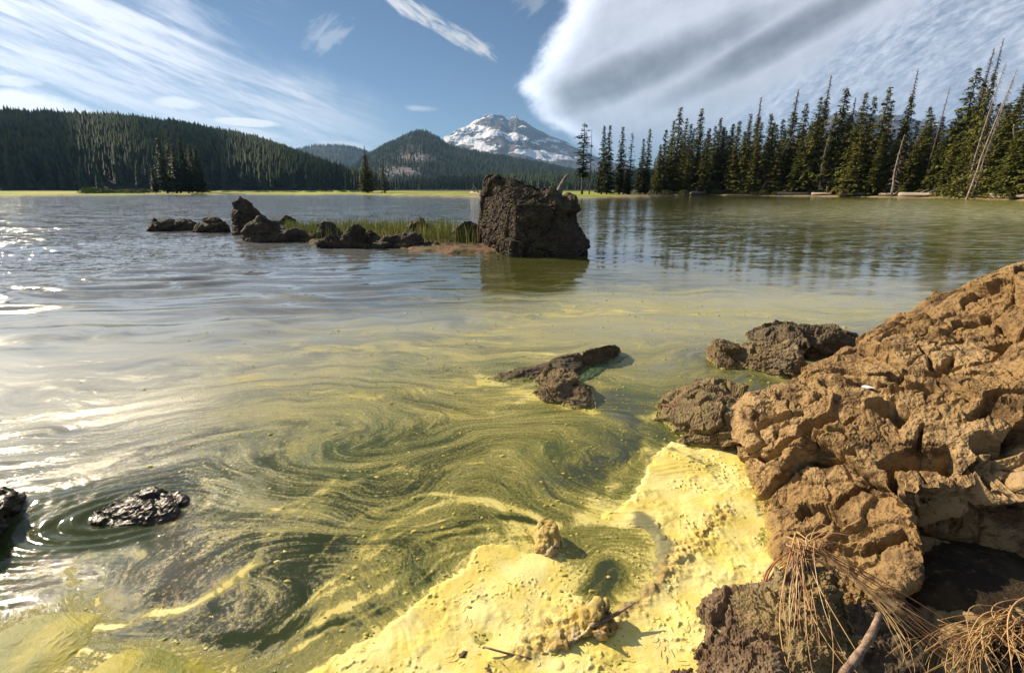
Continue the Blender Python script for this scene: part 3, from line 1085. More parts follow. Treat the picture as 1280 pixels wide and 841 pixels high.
for P_, wet, lab, sd_ in MATS:
    W = [ground(*q) for q in P_]
    x0, x1 = min(w.x for w in W) - .06, max(w.x for w in W) + .06
    y0, y1 = min(w.y for w in W) - .06, max(w.y for w in W) + .06
    st = 0.0026
    X, Y = np.meshgrid(np.arange(x0, x1, st), np.arange(y0, y1, st))
    s2 = X.shape
    X, Y = X.ravel(), Y.ravel()
    keep = (poly_sd(W, X, Y) > -0.055).reshape(s2)
    F = grid_faces(*s2)
    F = F[keep.ravel()[F].all(1)]
    used = np.unique(F)
    remap = np.full(len(X), -1); remap[used] = np.arange(len(used))
    X, Y, F = X[used], Y[used], remap[F]
    ax, ay = advect(X, Y, 7)
    sd = poly_sd(W, X, Y) + (0.022 if not wet else 0.008) * fbm2(X * 9, Y * 9, 4 if not wet else 2, sd_) + (0.012 if not wet else 0.004) * fbm2(ax * 6, ay * 26, 3, sd_ + 2)
    Hh = sstep(sd, -0.012, 0.035 if not wet else 0.10) * (0.0085 if not wet else 0.011) - 0.0040
    rgn = sstep(fbm2(X * 3.5, Y * 3.5, 3, sd_ + 30), -0.25, 0.35)
    lumps = np.maximum(fbm2(X * 13, Y * 13, 3, sd_ + 5), 0) * 0.007 * rgn + fbm2(X * 4.5, Y * 4.5, 2, sd_ + 6) * 0.010 + np.abs(fbm2(ax * 7, ay * 11, 3, sd_ + 14)) * 0.0035 * sstep(fbm2(X * 5, Y * 5, 2, sd_ + 40), -0.1, 0.4)
    F1, ID = worley2(X * (34 if not wet else 24), Y * (34 if not wet else 24), sd_)
    bub = np.clip(1 - (F1 / 0.30) ** 2, 0, 1) ** 0.5 * (ID > 0.97) * 0.003
    F1, ID = worley2(X * 15, Y * 15, sd_ + 1)
    bub2 = np.clip(1 - (F1 / 0.26) ** 2, 0, 1) ** 0.5 * (ID > 0.96) * 0.005
    inn = sstep(sd, 0.0, 0.03)
    grit = np.maximum(fbm2(X * 60, Y * 60, 2, sd_ + 8) - 0.12, 0) * 0.008 * sstep(fbm2(X * 7, Y * 7, 2, sd_ + 9), 0.05, 0.35)
    pxm, pym = px_of(X, Y)
    crust = np.exp(-(line_d([ground(*q) for q in [(655, 815), (700, 785), (745, 755), (770, 770), (850, 700), (905, 640)]], X, Y) / 0.04) ** 2) * (1 - wet)
    crust2 = sstep(pxm, 760, 850) * (1 - wet)
    Z = Hh + inn * ((lumps + grit) * (1.0 if not wet else 0.3) + bub + bub2) + inn * (1 - wet) * (crust * 0.010 * (0.6 + fbm2(X * 30, Y * 30, 3, 4)) + crust2 * np.abs(fbm2(X * 16, Y * 16, 3, 12)) * 0.004 * rgn)

    def near(P, w):
        return np.exp(-(line_d([ground(*q) for q in P], X, Y) / w) ** 2)

    thin_ = 0 if wet else near([(800, 645), (830, 680), (815, 730), (770, 760)], 0.045) * 0.8 + near([(840, 562), (880, 580), (900, 605)], 0.02) * 0.6 + near([(600, 735), (612, 770), (625, 800)], 0.03) * 0.45 + near([(812, 572), (780, 625)], 0.02) * 0.5
    thin_ = thin_ + (0.75 if not wet else 0.5) * np.exp(-np.maximum(sd, 0) / 0.022)
    me = mesh_np('algae_scum', np.stack([X, Y, Z], 1), F, m.m, attrs={'flow': ('FLOAT_VECTOR', np.stack([ax, ay, 0 * ax], 1)), 'wet': ('FLOAT', np.full(len(X), wet)),
                                                                   'thin': ('FLOAT', thin_ + 0 * X), 'crust': ('FLOAT', crust * 0.8 + 0 * X)})
    o = obj('algae_scum', me, kind='stuff')
    o['label'] = lab
    o['category'] = 'algae scum'

# flecks of algae floating on the film
g = np.random.RandomState(21)
n = 2600
rr_ = 1.0 + 5.0 * g.uniform(0, 1, n) ** 1.6
aa_ = np.radians(g.uniform(-50, 45, n))
X, Y = rr_ * np.sin(aa_), rr_ * np.cos(aa_)
qx, qy = px_of(X, Y)
k = (table(qx, qy) + 0.4 * fbm2(X * 2, Y * 4, 3, 91) > g.uniform(0.25, 0.95, n)) & (np.hypot(X - ROCK_L.x, Y - ROCK_L.y) > 0.25)
X, Y = X[k], Y[k]
n = len(X)
S = 0.0022 + 0.0055 * g.uniform(0, 1, n) ** 3.5 + 0.0006 * np.hypot(X, Y)
V = np.zeros((n, 17, 3))
rot = g.uniform(-0.5, 0.5, n)
asp = g.uniform(1.0, 2.4, n)
for ring, (q, z) in enumerate(((1.0, -0.25), (0.65, 0.38))):
    for s_ in range(8):
        t = s_ * math.pi / 4
        jr = g.uniform(0.7, 1.25, n) * q
        ux, uy = math.cos(t) * asp * jr, math.sin(t) * jr
        V[:, ring * 8 + s_, 0] = X + (ux * np.cos(rot) - uy * np.sin(rot)) * S
        V[:, ring * 8 + s_, 1] = Y + (ux * np.sin(rot) + uy * np.cos(rot)) * S
        V[:, ring * 8 + s_, 2] = z * S + 0.001
V[:, 16] = np.stack([X, Y, 0.5 * S + 0.001], 1)
T = []
for s_ in range(8):
    t = (s_ + 1) % 8
    T += [(s_, t, 8 + t), (s_, 8 + t, 8 + s_), (8 + s_, 8 + t, 16)]
F = (np.array(T)[None] + (np.arange(n) * 17)[:, None, None]).reshape(-1, 3)
m = Mat('algae_fleck')
m.set(color=mixc(noise(m.pos, 40.0, 2).sm(0.4, 0.6), (0.62, 0.52, 0.12), (0.34, 0.33, 0.07)), rough=0.6, spec=0.3)
o = obj('algae_flecks', mesh_np('algae_flecks', V.reshape(-1, 3), F, m.m), kind='stuff')
o['label'] = 'small yellow flecks of algae floating over the swirling film'
o['category'] = 'algae flecks'

# ---- hills and mountain
def hill_mat(name, c1, c2, bare=None):
    m = Mat(name)
    n = noise(m.pos, 0.02, 5, 0.7)
    c = mixc(n.sm(0.4, 0.6), c1, c2)
    if bare:
        r_ = noise(m.pos, 0.06, 4, 0.7)
        c = mixc((m.attr('bare') + (r_ - 0.5) * 1.6).sm(0.4, 0.62), c, mixc(noise(m.pos, 0.2, 3).sm(0.4, 0.6), bare, tuple(v * 0.55 for v in bare)))
    m.set(color=c, rough=1.0, spec=0.1)
    return m.m


class Hill:
    def __init__(s, name, crest, Dc, Db, seed, mat, rel=0.07, tree=0.0, na=260, nr=70, freq=1 / 260., power=0.85, bare=(), ridged=False):
        s.Dc, s.Db, s.seed, s.rel, s.freq, s.power, s.ridged = Dc, Db, seed, rel, freq, power, ridged
        pa, ph_ = [], []
        for q in crest:
            a, e = azel(*q)
            pa.append(a); ph_.append(CAM_H + math.tan(RAD(e)) * Dc - tree)
        s.pa, s.ph = np.array(pa), np.array(ph_)
        s.a0, s.a1 = pa[0], pa[-1]
        az = np.linspace(s.a0, s.a1, na)
        r = np.linspace(Db * 0.97, Dc * 1.5, nr) if not ridged else np.concatenate([np.linspace(Db * .97, Dc * 1.08, nr), np.linspace(Dc * 1.1, Dc * 1.5, 8)])
        A, R = np.meshgrid(np.radians(az), r)
        Z = s.z(np.degrees(A).ravel(), R.ravel()).reshape(A.shape)
        X, Y = R * np.sin(A), R * np.cos(A)
        s.bare = bare
        me = mesh_np(name, np.stack([X, Y, Z], -1).reshape(-1, 3), grid_faces(len(r), na), mat, attrs={'bare': ('FLOAT', s.bareness(X.ravel(), Y.ravel(), Z.ravel()))})
        s.o = obj(name, me, kind='structure')

    def z(s, az, r):
        H = np.interp(az, s.pa, s.ph)
        H = np.maximum(H, 0)
        t = (r - s.Db) / (s.Dc - s.Db)
        up = np.clip(t, 0, 1) ** s.power
        up = up * (1 - 0.25 * np.clip(t, 0, 1)) / 0.75
        S = np.where(t < 1, up, 1 - (t - 1) * 0.5)
        x, y = r * np.sin(np.radians(az)), r * np.cos(np.radians(az))
        n = fbm(np.stack([x, y, 0 * x], 1) * s.freq, 5, s.seed, 0.52, ridged=s.ridged)
        if s.ridged:
            wv = fbm2(x / 1500, y / 1500, 3, 31)
            g = fbm(np.stack([az * 0.42 + wv * 1.6, r / s.Dc * 2.5 + wv, 0 * az], 1), 5, s.seed + 5, 0.55, ridged=True)
            n = n * 0.65 + g * 0.35 - 0.25
        env = np.clip(t, 0, 1) * (1 - 0.9 * np.clip(t, 0, 1) ** 6) * (t < 1.0)
        return H * (S + n * s.rel * env) - np.where(t < 0, 3, 0) - 0.5 + 0.8 * (t > 0)

    def bareness(s, x, y, z):
        b = np.zeros(len(x))
        if s.bare:
            qx, qy = px_of(x, y, z)
            for cx, cy, w, h_, k in s.bare:
                b = np.maximum(b, k * np.exp(-((qx - cx) / w) ** 2 - ((qy - cy) / h_) ** 2))
        return b

    def scatter(s, n, seed, rmax=1.03, bias=1.0):
        g = np.random.RandomState(seed)
        az = g.uniform(s.a0, s.a1, n)
        r = s.Db + (s.Dc * rmax - s.Db) * g.uniform(0, 1, n) ** bias
        z = s.z(az, r)
        x, y = r * np.sin(np.radians(az)), r * np.cos(np.radians(az))
        k = z > 0.3
        b = s.bareness(x, y, z)
        k &= g.uniform(0, 1, n) > b * 1.15
        return np.stack([x, y, z], 1)[k]


def forest(name, P, hgt, mat, seed, label, sides=6):
    g = np.random.RandomState(seed)
    n = len(P)
    tv, tf = [], []
    for (z0, z1, r0) in ((0.04, 0.50, 0.17), (0.30, 0.78, 0.125), (0.58, 1.0, 0.075)):
        b = len(tv)
        for k in range(sides):
            a = k * 2 * math.pi / sides
            q = r0 * (1.0 if k % 2 else 0.62)
            tv.append((q * math.cos(a), q * math.sin(a), z0 + (0.05 if k % 2 else -0.01)))
        tv.append((0, 0, z1))
        for k in range(sides):
            tf.append((b + k, b + (k + 1) % sides, b + sides))
    tv, tf = np.array(tv), np.array(tf)
    a = g.uniform(0, 6.28, n)
    h_ = hgt * np.clip(g.normal(1, 0.22, n), 0.45, 1.6)
    w_ = h_ * g.uniform(0.8, 1.35, n)
    c, s_ = np.cos(a), np.sin(a)
    X = (tv[None, :, 0] * c[:, None] - tv[None, :, 1] * s_[:, None]) * w_[:, None] + P[:, 0, None]
    Y = (tv[None, :, 0] * s_[:, None] + tv[None, :, 1] * c[:, None]) * w_[:, None] + P[:, 1, None]
    Z = tv[None, :, 2] * h_[:, None] + P[:, 2, None] - 0.3
    V = np.stack([X, Y, Z], -1).reshape(-1, 3)
    F = (tf[None] + (np.arange(n) * len(tv))[:, None, None]).reshape(-1, 3)
    tint = np.repeat(g.uniform(0, 1, n), len(tv))
    me = mesh_np(name, V, F, mat, smooth=False, attrs={'tint': ('FLOAT', tint)})
    o = obj(name, me, kind='stuff')
    o['label'] = label
    o['category'] = 'forest'
    return o


m = Mat('far_conifers')
t_ = m.attr('tint')
c = mixc(t_, (0.011, 0.022, 0.012), (0.036, 0.058, 0.022))
c = mixc(noise(m.pos, 0.012, 4, 0.6).sm(0.45, 0.6) * 0.4, c, (0.06, 0.075, 0.028))
m.set(color=c, rough=0.95, spec=0.1)
FARM = m.m
HM = hill_mat('hill_floor', (0.014, 0.02, 0.01), (0.025, 0.03, 0.015), bare=(0.25, 0.225, 0.225))

hillA = Hill('hill', [(-170, 150), (-80, 141), (0, 141), (60, 142), (150, 145), (230, 154), (320, 172), (350, 182), (380, 193), (430, 212), (462, 230), (480, 238)], 1300, 420, 3, HM, tree=19, na=200, nr=60, rel=0.10, freq=1 / 300.)
hillA2 = Hill('hill', [(290, 176), (330, 175), (352, 181), (380, 190), (412, 203), (440, 214), (480, 232)], 1900, 1350, 8, HM, tree=9, na=60, nr=30)
hillB = Hill('hill', [(300, 215), (340, 197), (370, 186), (395, 181), (425, 180.5), (445, 184), (480, 196), (530, 212), (580, 228)], 4200, 2800, 5, HM, tree=8, na=160, nr=50, freq=1 / 600., rel=0.12)
butte = Hill('hill', [(395, 237), (420, 222), (440, 208), (455, 197), (480, 181), (500, 172), (515, 164.5), (528, 162), (543, 168), (560, 180), (575, 185), (600, 190), (640, 197), (680, 204), (715, 212), (760, 222), (830, 232), (900, 237)], 2600, 1350, 11, HM, tree=9, na=300, nr=90,
             freq=1 / 420., rel=0.13, bare=[(522, 197, 42, 9, 0.75), (560, 190, 40, 6, 0.45), (500, 214, 40, 8, 0.75), (470, 222, 30, 6, 0.5), (640, 214, 40, 3, 0.35)])
ridge = Hill('hill', [(440, 238), (480, 232), (520, 228), (560, 223), (600, 220), (640, 219), (700, 222), (740, 218), (800, 214), (900, 205), (1050, 195), (1280, 190), (1450, 190)], 1150, 700, 14, HM, tree=11, na=200, nr=40, rel=0.08)

mm = Mat('snowy_rock')
sn = mm.attr('snow')
n1 = noise(mm.pos, 0.012, 6, 0.7)
rockc = mixc(noise(mm.pos, 0.004, 5, 0.6).sm(0.4, 0.6), (0.055, 0.048, 0.05), (0.12, 0.10, 0.095))
c = mixc((sn + (n1 - 0.5) * 1.1).sm(0.46, 0.56), rockc, (0.82, 0.84, 0.88))
mm.set(color=c, rough=0.8, spec=0.2)
mm.bump(n1, 30.0, 0.8)


def mountain(name, crest, Dc, Db, seed, snow_bias):
    M = Hill(name, crest, Dc, Db, seed, mm.m, rel=0.26, na=620, nr=230, freq=1 / 900., power=0.9, ridged=True)
    v, n = get_vn(M.o.data)
    qx, qy = px_of(v[:, 0], v[:, 1], v[:, 2])
    zt = v[:, 2] / v[:, 2].max()
    slope = n[:, 2]
    f1 = fbm(np.stack([v[:, 0] / 330 + v[:, 2] / 260, v[:, 1] / 700, v[:, 2] / 120], 1), 5, seed, 0.6)
    snow = 0.44 + f1 * 0.75 + (slope - 0.75) * 0.7 + snow_bias + 0.25 * sstep(-qx, -640, -560)
    snow += 0.45 * np.exp(-((qx - 590) / 24) ** 2 - ((qy - 170) / 12) ** 2) + 0.35 * np.exp(-((qy - (162 + (qx - 600) * 0.15)) / 3.5) ** 2) * sstep(-np.abs(qx - 630), -40, -25)
    snow -= 0.55 * np.exp(-((qx - 668) / 16) ** 2 - ((qy - 165) / 8) ** 2) + 0.5 * np.exp(-((qx - 622) / 14) ** 2 - ((qy - 155) / 4) ** 2)
    snow += 0.30 * np.exp(-((qy - (190 + (qx - 640) * 0.14)) / 8) ** 2) * sstep(-np.abs(qx - 650), -90, -50)
    snow -= 0.6 * sstep(qy, 198, 212)
    a_ = M.o.data.attributes.new('snow', 'FLOAT', 'POINT')
    a_.data.foreach_set('value', snow.astype(np.float32))
    return M


mountain('mountain', [(420, 232), (500, 202), (540, 186), (557, 174), (573, 164.5), (586, 158), (604.5, 148.6), (612.5, 147), (628, 149), (635, 152.6), (645.7, 148.6), (657.6, 152.6), (665.6, 159), (681.5, 167), (697.5, 175), (718.7, 186), (760, 202), (820, 216), (900, 228), (960, 234)], 7800, 4300, 2, -0.31)
mountain('mountain', [(930, 215), (1000, 168), (1028, 150), (1045, 141), (1062, 138), (1100, 144), (1130, 147), (1148, 153), (1177, 158), (1195, 168), (1235, 190), (1300, 220)], 7800, 5000, 9, -0.42)

forest('forest', hillA.scatter(21000, 1, bias=0.8), 14, FARM, 1, 'dark conifer forest covering the long hill on the left')
forest('forest', hillA2.scatter(1800, 2), 14, FARM, 2, 'conifer forest on the low rise just behind the long dark hill')
forest('forest', hillB.scatter(6000, 3), 17, FARM, 3, 'hazy blue conifer forest on the distant rounded hill')
forest('forest', butte.scatter(15000, 4), 15, FARM, 4, 'conifer forest on the cone-shaped hill in front of the snowy mountain')
forest('forest', ridge.scatter(8000, 5), 14, FARM, 5, 'conifer forest on the low ridge below the cone-shaped hill')

# ---- air
hb = bpy.data.meshes.new('haze')
bm = bmesh.new()
bmesh.ops.create_cube(bm, size=1)
bm.to_mesh(hb); bm.free()
hz = obj('haze', hb, loc=(0, 0, 600), scale=(25400, 25400, 1320), kind='stuff')
hz.location.z = 1320 / 2 - 3.2
hm = bpy.data.materials.new('haze')
hm.use_nodes = True
hm.node_tree.nodes.clear()
ho = hm.node_tree.nodes.new('ShaderNodeOutputMaterial')
pv = hm.node_tree.nodes.new('ShaderNodeVolumePrincipled')
pv.inputs['Color'].default_value = (0.33, 0.60, 1.0, 1)
pv.inputs['Density'].default_value = 6.0e-5
pv.inputs['Anisotropy'].default_value = 0.2
hm.node_tree.links.new(pv.outputs[0], ho.inputs['Volume'])
hb.materials.append(hm)

# ================================================================== ROCKS
WET = (0.5, (0.02, 0.017, 0.01))
M_BOULDER = rock_mat('warm_fissured_rock', (0.29, 0.178, 0.068), (0.42, 0.282, 0.130), (0.135, 0.078, 0.030), scale=1.0, bump=0.0065, cracks=0.011, dark=(0.05, 0.03, 0.015), world_line=(0.035, (0.42, 0.30, 0.08)))
M_ISLE = rock_mat('dark_island_rock', (0.050, 0.036, 0.026), (0.075, 0.052, 0.036), (0.105, 0.075, 0.045), scale=0.7, bump=0.02, dark=(0.014, 0.01, 0.008), moss=(0.075, 0.08, 0.02), moss_amt=0.25, world_line=(0.05, (0.03, 0.022, 0.012)))
M_BIG = rock_mat('big_island_rock', (0.048, 0.032, 0.022), (0.075, 0.05, 0.032), (0.15, 0.10, 0.055), scale=0.55, bump=0.02, dark=(0.016, 0.011, 0.008), moss=(0.09, 0.085, 0.025), moss_amt=0.35, world_line=(0.06, (0.05, 0.035, 0.015)))
M_SMALL = rock_mat('brown_shore_rock', (0.14, 0.093, 0.048), (0.25, 0.175, 0.09), (0.19, 0.155, 0.06), scale=2.2, bump=0.004, dark=(0.03, 0.02, 0.01), world_line=(0.02, (0.33, 0.29, 0.09)))
M_LOG = rock_mat('dark_ridge_rock', (0.075, 0.05, 0.03), (0.11, 0.08, 0.045), (0.16, 0.12, 0.06), scale=2.6, bump=0.004, dark=(0.02, 0.013, 0.008), moss=(0.05, 0.06, 0.015), moss_amt=-0.1, world_line=(0.012, (0.22, 0.22, 0.06)))
M_WET = rock_mat('wet_black_rock', (0.018, 0.013, 0.009), (0.03, 0.021, 0.013), (0.045, 0.034, 0.016), scale=3.5, bump=0.002, dark=(0.006, 0.005, 0.004), wet=True, spec=0.35)
M_FRONT = rock_mat('dark_front_rock', (0.12, 0.075, 0.045), (0.18, 0.115, 0.065), (0.22, 0.15, 0.08), scale=3.0, bump=0.004, dark=(0.03, 0.018, 0.01))
M_TAN = rock_mat('tan_front_rock', (0.22, 0.155, 0.07), (0.29, 0.21, 0.10), (0.16, 0.13, 0.05), scale=3.0, bump=0.004, dark=(0.05, 0.035, 0.015))

# the big fissured boulder on the right
A = at
hullA = [A(932, 520, 2.08), A(936, 494, 2.12), A(1000, 472, 2.20), A(1062, 453, 2.26), A(1100, 412, 2.42), A(1180, 368, 2.50), A(1285, 330, 2.40), A(1420, 300, 2.2), A(1500, 330, 1.9),
         A(930, 566, 2.02), A(950, 625, 1.66), A(1150, 628, 1.32), A(1240, 622, 1.32), A(1330, 612, 1.35), A(1500, 600, 1.35), A(1000, 640, 1.55),
         Vector((1.3, 2.5, -0.25)), Vector((2.2, 3.0, -0.25)), Vector((3.4, 2.9, -0.25)), Vector((3.6, 2.0, 0.1)), Vector((1.12, 2.2, -0.25)), Vector((1.0, 1.75, -0.25)), Vector((1.15, 1.75, -0.2))]
hullC = [A(932, 566, 2.0), A(950, 625, 1.66), A(985, 692, 1.34), A(1100, 745, 1.10), A(1150, 725, 1.12), A(1160, 690, 1.18), A(1150, 640, 1.30), A(1140, 600, 1.42), A(1000, 560, 1.85),
         Vector((1.12, 2.2, -0.25)), Vector((1.0, 1.75, -0.25)), Vector((0.93, 1.42, -0.25)), Vector((1.15, 1.35, -0.25)), Vector((1.3, 1.7, -.25))]
hullB = [A(1150, 640, 1.42), A(1240, 640, 1.42), A(1330, 630, 1.42), A(1500, 620, 1.42), A(1165, 715, 1.28), A(1240, 745, 1.26), A(1330, 740, 1.28), A(1500, 740, 1.28), A(1180, 775, 1.22), A(1270, 800, 1.20), Vector((2.4, 1.2, -0.2)), Vector((0.95, 1.3, -0.2)),
         Vector((1.25, 1.75, -0.25)), Vector((2.9, 1.7, -0.25)), Vector((2.9, 2.6, -0.2)), Vector((1.3, 2.4, -0.2)), Vector((1.5, 2.2, .3)), Vector((2.8, 2.2, .4))]
GAPS = [([(1110, 498), (1140, 492), (1170, 488)], 6, .06), ([(1057, 530), (1075, 516), (1092, 511), (1131, 516)], 7, .08), ([(997, 556), (1003, 540), (1014, 527), (1045, 517)], 6, .07),
        ([(930, 576), (965, 568), (995, 558)], 4, .045), ([(1000, 575), (1034, 572), (1069, 563)], 5, .05), ([(1104, 574), (1139, 569), (1185, 566)], 11, .10), ([(1108, 572), (1120, 596), (1147, 622)], 6, .08),
        ([(1229, 545), (1255, 548), (1300, 540)], 13, .12), ([(1232, 566), (1245, 595), (1268, 625)], 7, .08), ([(1147, 565), (1150, 548), (1156, 531)], 4, .04), ([(1194, 400), (1215, 394), (1235, 388)], 5, .05),
        ([(1168, 431), (1185, 425), (1204, 414)], 5, .05), ([(1120, 464), (1145, 468), (1163, 466), (1194, 445)], 4, .035), ([(1000, 634), (1020, 630), (1046, 624), (1081, 599)], 5, .05),
        ([(1165, 622), (1202, 611), (1250, 598)], 6, .05), ([(1034, 632), (1040, 645), (1050, 662)], 4, .04), ([(1082, 692), (1095, 680), (1128, 665)], 5, .05), ([(992, 674), (1032, 668)], 3.5, .035),
        ([(1210, 520), (1240, 508), (1280, 495)], 4, .04), ([(940, 540), (975, 528), (1000, 512)], 3, .025), ([(1060, 470), (1100, 480), (1130, 478)], 3, .02), ([(1150, 440), (1190, 470), (1250, 470)], 3, .025), ([(1240, 430), (1290, 410)], 4, .04)]
rock('boulder', [hullA, hullB, hullC], 0.0056, 1.0, 12, M_BOULDER, 'huge sunlit tan boulder full of dark fissures filling the right side', 'boulder',
     strata=(-0.45, -0.10, 0.88), lump=0.035, crack=0.040, crack_scale=2.2, stretch=2.4, blocks=0.050, grain=0.004, strat=0.007, pits=0.0, warp=0.10, tilt=1.3, fine=0.45, gritty=True, carve=[(L_, w_ * 1.25, d_ * 1.5) for L_, w_, d_ in GAPS])

# half sunk rock against the boulder
P = A
R2 = dict(gritty=True, lump=0.06, crack=0.025, crack_scale=2.1, blocks=0.085, grain=0.008, fine=0.5)
rock('rock', [hull_px([(812, 520), (826, 540), (855, 556), (900, 564), (936, 562)], [(835, 500, .06), (866, 484, .12), (884, 474, .16), (925, 482, .17), (950, 500, .16), (850, 530, .06), (900, 540, .10), (935, 540, .12), (880, 510, .15)], 0.30)], 0.007, 0.5, 21, M_SMALL,
     'mossy brown half-sunk rock touching the left foot of the tan boulder', strata=(-0.3, 0.1, 0.9), pits=0.006, pit_scale=24, **R2)
rock('rock', [hull_px([(886, 452), (895, 461), (915, 463), (932, 460)], [(890, 436, .07), (903, 427, .13), (922, 430, .13), (932, 442, .09)], 0.25),
              hull_px([(925, 460), (960, 466), (1000, 476), (1010, 470)], [(930, 440, .10), (945, 430, .15), (975, 428, .17), (1002, 444, .14), (1010, 462, .04), (985, 462, .06)], 0.4)],
     0.008, 0.5, 31, M_SMALL, 'two-lobed brown rock with a round knob, lower in front of the dark ridge-shaped rock', pits=0.008, pit_scale=22, **R2)
rock('rock', [hull_px([(960, 440), (1000, 446), (1040, 448), (1080, 444)], [(958, 425, .10), (980, 411, .17), (1010, 406, .20), (1055, 409, .20), (1083, 420, .14), (1088, 430, .08), (1020, 430, .13)], 0.6)],
     0.010, 0.7, 41, M_LOG, 'low dark ridge-shaped rock in the water behind the two-lobed brown rock', pits=0.006, pit_scale=22, **R2)

# ridge of rock in the middle of the film
rock('rock', [hull_px([(608, 474), (640, 482), (680, 484), (720, 474)], [(625, 468, .02), (655, 461, .045), (690, 451, .065), (722, 443, .075), (730, 449, .04)], 0.16),
              hull_px([(725, 458), (750, 454), (773, 446)], [(728, 441, .09), (748, 433, .12), (764, 429, .12), (773, 436, .05)], 0.16)],
     0.006, 0.45, 51, M_LOG, 'long low dark rock like a ridge lying in the yellow film', lump=0.03, crack=0.02, crack_scale=2.2, blocks=0.04, grain=0.008)
rock('rock', [hull_px([(668, 494), (680, 502), (705, 505), (722, 500)], [(678, 470, .07), (692, 461, .10), (710, 460, .11), (722, 472, .09), (726, 486, .04), (700, 480, .09)], 0.16)],
     0.0045, 0.25, 61, M_SMALL, 'small knobbly brown rock standing against the long low dark rock', pits=0.010, pit_scale=20, **R2)
rock('rock', [hull_px([(700, 505), (715, 512), (730, 512), (738, 507)], [(708, 492, .04), (720, 482, .075), (731, 482, .07), (738, 495, .04)], 0.10)],
     0.004, 0.16, 71, M_SMALL, 'smallest brown stone, just in front of the knobbly rock in the film', **R2)

# wet rocks on the left
rl_ = ROCK_L
rock('rock', [hull_px([(135, 650), (160, 657), (200, 655), (222, 646)], [(142, 636, .008), (165, 626, .018), (182, 615, .028), (196, 611, .032), (206, 617, .026), (220, 629, .024), (224, 641, .008), (180, 638, .022)], 0.10),
              hull_px([(115, 652), (140, 660), (170, 655)], [(122, 645, .006), (140, 638, .014), (165, 636, .02)], 0.06),
              hull_px([(215, 632), (235, 630)], [(210, 622, .012), (222, 617, .015), (235, 622, .006)], 0.05)],
     0.0035, 0.32, 81, M_WET, 'low wet black rock barely breaking the surface, ringed by ripples', lump=0.05, crack=0.012, crack_scale=2.4, blocks=0.05, grain=0.012, stretch=1.6)
rock('rock', [hull_px([(-40, 720), (-5, 672), (10, 650), (22, 628)], [(-60, 616, .10), (0, 608, .085), (22, 613, .08), (28, 616, .05), (-20, 650, .09), (-40, 690, .07)], 0.12)],
     0.006, 0.4, 91, M_WET, 'flat dark wet rock cut by the edge of view, mossy on top', lump=0.04, crack=0.02, crack_scale=3, blocks=0.04, grain=0.02)

# dark and tan rocks at the bottom
rock('rock', [[P(800, 850, 0.98), P(850, 800, 1.06), P(905, 752, 1.14), P(938, 730, 1.18), P(962, 742, 1.14), P(972, 790, 1.02), P(975, 860, 0.84), P(900, 870, 0.84), Vector((.28, 1.12, -.1)), Vector((.72, 1.25, -.1)), Vector((.25, .75, -.1)), Vector((.6, .7, -.1)), P(820, 905, .82)]],
     0.0045, 0.4, 101, M_FRONT, 'dark brown rock with a rough sunlit rim, left of the dry grass strands', lump=0.08, crack=0.02, crack_scale=2.4, blocks=0.08, grain=0.012, gritty=True)
rock('rock', [[P(968, 730, 1.10), P(1000, 698, 1.16), P(1045, 700, 1.15), P(1068, 745, 1.06), P(1078, 800, .98), P(1075, 870, .88), P(1000, 880, .82), P(965, 800, .98), Vector((.55, 1.2, -.1)), Vector((.9, 1.15, -.1)), Vector((.5, .75, -.1)), Vector((.8, .75, -.1))]],
     0.0045, 0.3, 111, M_TAN, 'tan lichened rock under the fan of dry grass strands', lump=0.08, crack=0.02, crack_scale=2.4, blocks=0.08, grain=0.012, gritty=True)
rock('rock', [[P(540, 850, 0.96), P(565, 824, 0.99), P(590, 816, 1.0), P(615, 826, .98), P(640, 850, .94), P(600, 880, .88), Vector((-.15, 1.04, -.06)), Vector((0, 1.04, -.06)), Vector((-.15, .8, -.06)), Vector((0.02, .8, -.06))]],
     0.004, 0.16, 121, M_FRONT, 'small dark rock poking through the yellow scum at the bottom edge', lump=0.1, crack=0.02, crack_scale=2.5, blocks=0.09, grain=0.02)
rock('rock', [[P(1060, 790, 1.00), P(1085, 760, 1.05), P(1130, 752, 1.06), P(1150, 790, 1.0), P(1140, 870, .86), P(1060, 880, .86), Vector((.78, 1.15, -.1)), Vector((1.1, 1.15, -.1)), Vector((.7, .7, -.1)), Vector((1.0, .7, -.1))]],
     0.005, 0.3, 161, M_LOG, 'dark low shaded rock between the tan strand-covered rock and the corner grass', lump=0.08, crack=0.02, crack_scale=2.4, blocks=0.08, grain=0.012)
rock('rock', [[P(1195, 742, 1.26), P(1215, 720, 1.30), P(1250, 716, 1.30), P(1275, 735, 1.28), P(1270, 765, 1.2), P(1215, 772, 1.2), Vector((1.1, 1.4, -.1)), Vector((1.5, 1.4, -.1)), Vector((1.1, 1.1, -.1)), Vector((1.5, 1.1, -.1))]],
     0.006, 0.3, 171, M_FRONT, 'rounded reddish-brown stone in the black shadow beneath the boulder', lump=0.08, crack=0.02, crack_scale=2.0, blocks=0.05, grain=0.012)
rock('rock', [[P(1150, 800, 1.0), P(1185, 776, 1.06), P(1240, 770, 1.06), P(1300, 775, 1.05), P(1320, 870, .86), P(1150, 880, .84), Vector((1.0, 1.15, -.1)), Vector((1.6, 1.15, -.1)), Vector((.9, .7, -.1)), Vector((1.4, .7, -.1))]],
     0.006, 0.35, 181, M_TAN, 'tan rock hump in the bottom corner half covered by golden grass', lump=0.08, crack=0.02, crack_scale=2.2, blocks=0.06, grain=0.012)
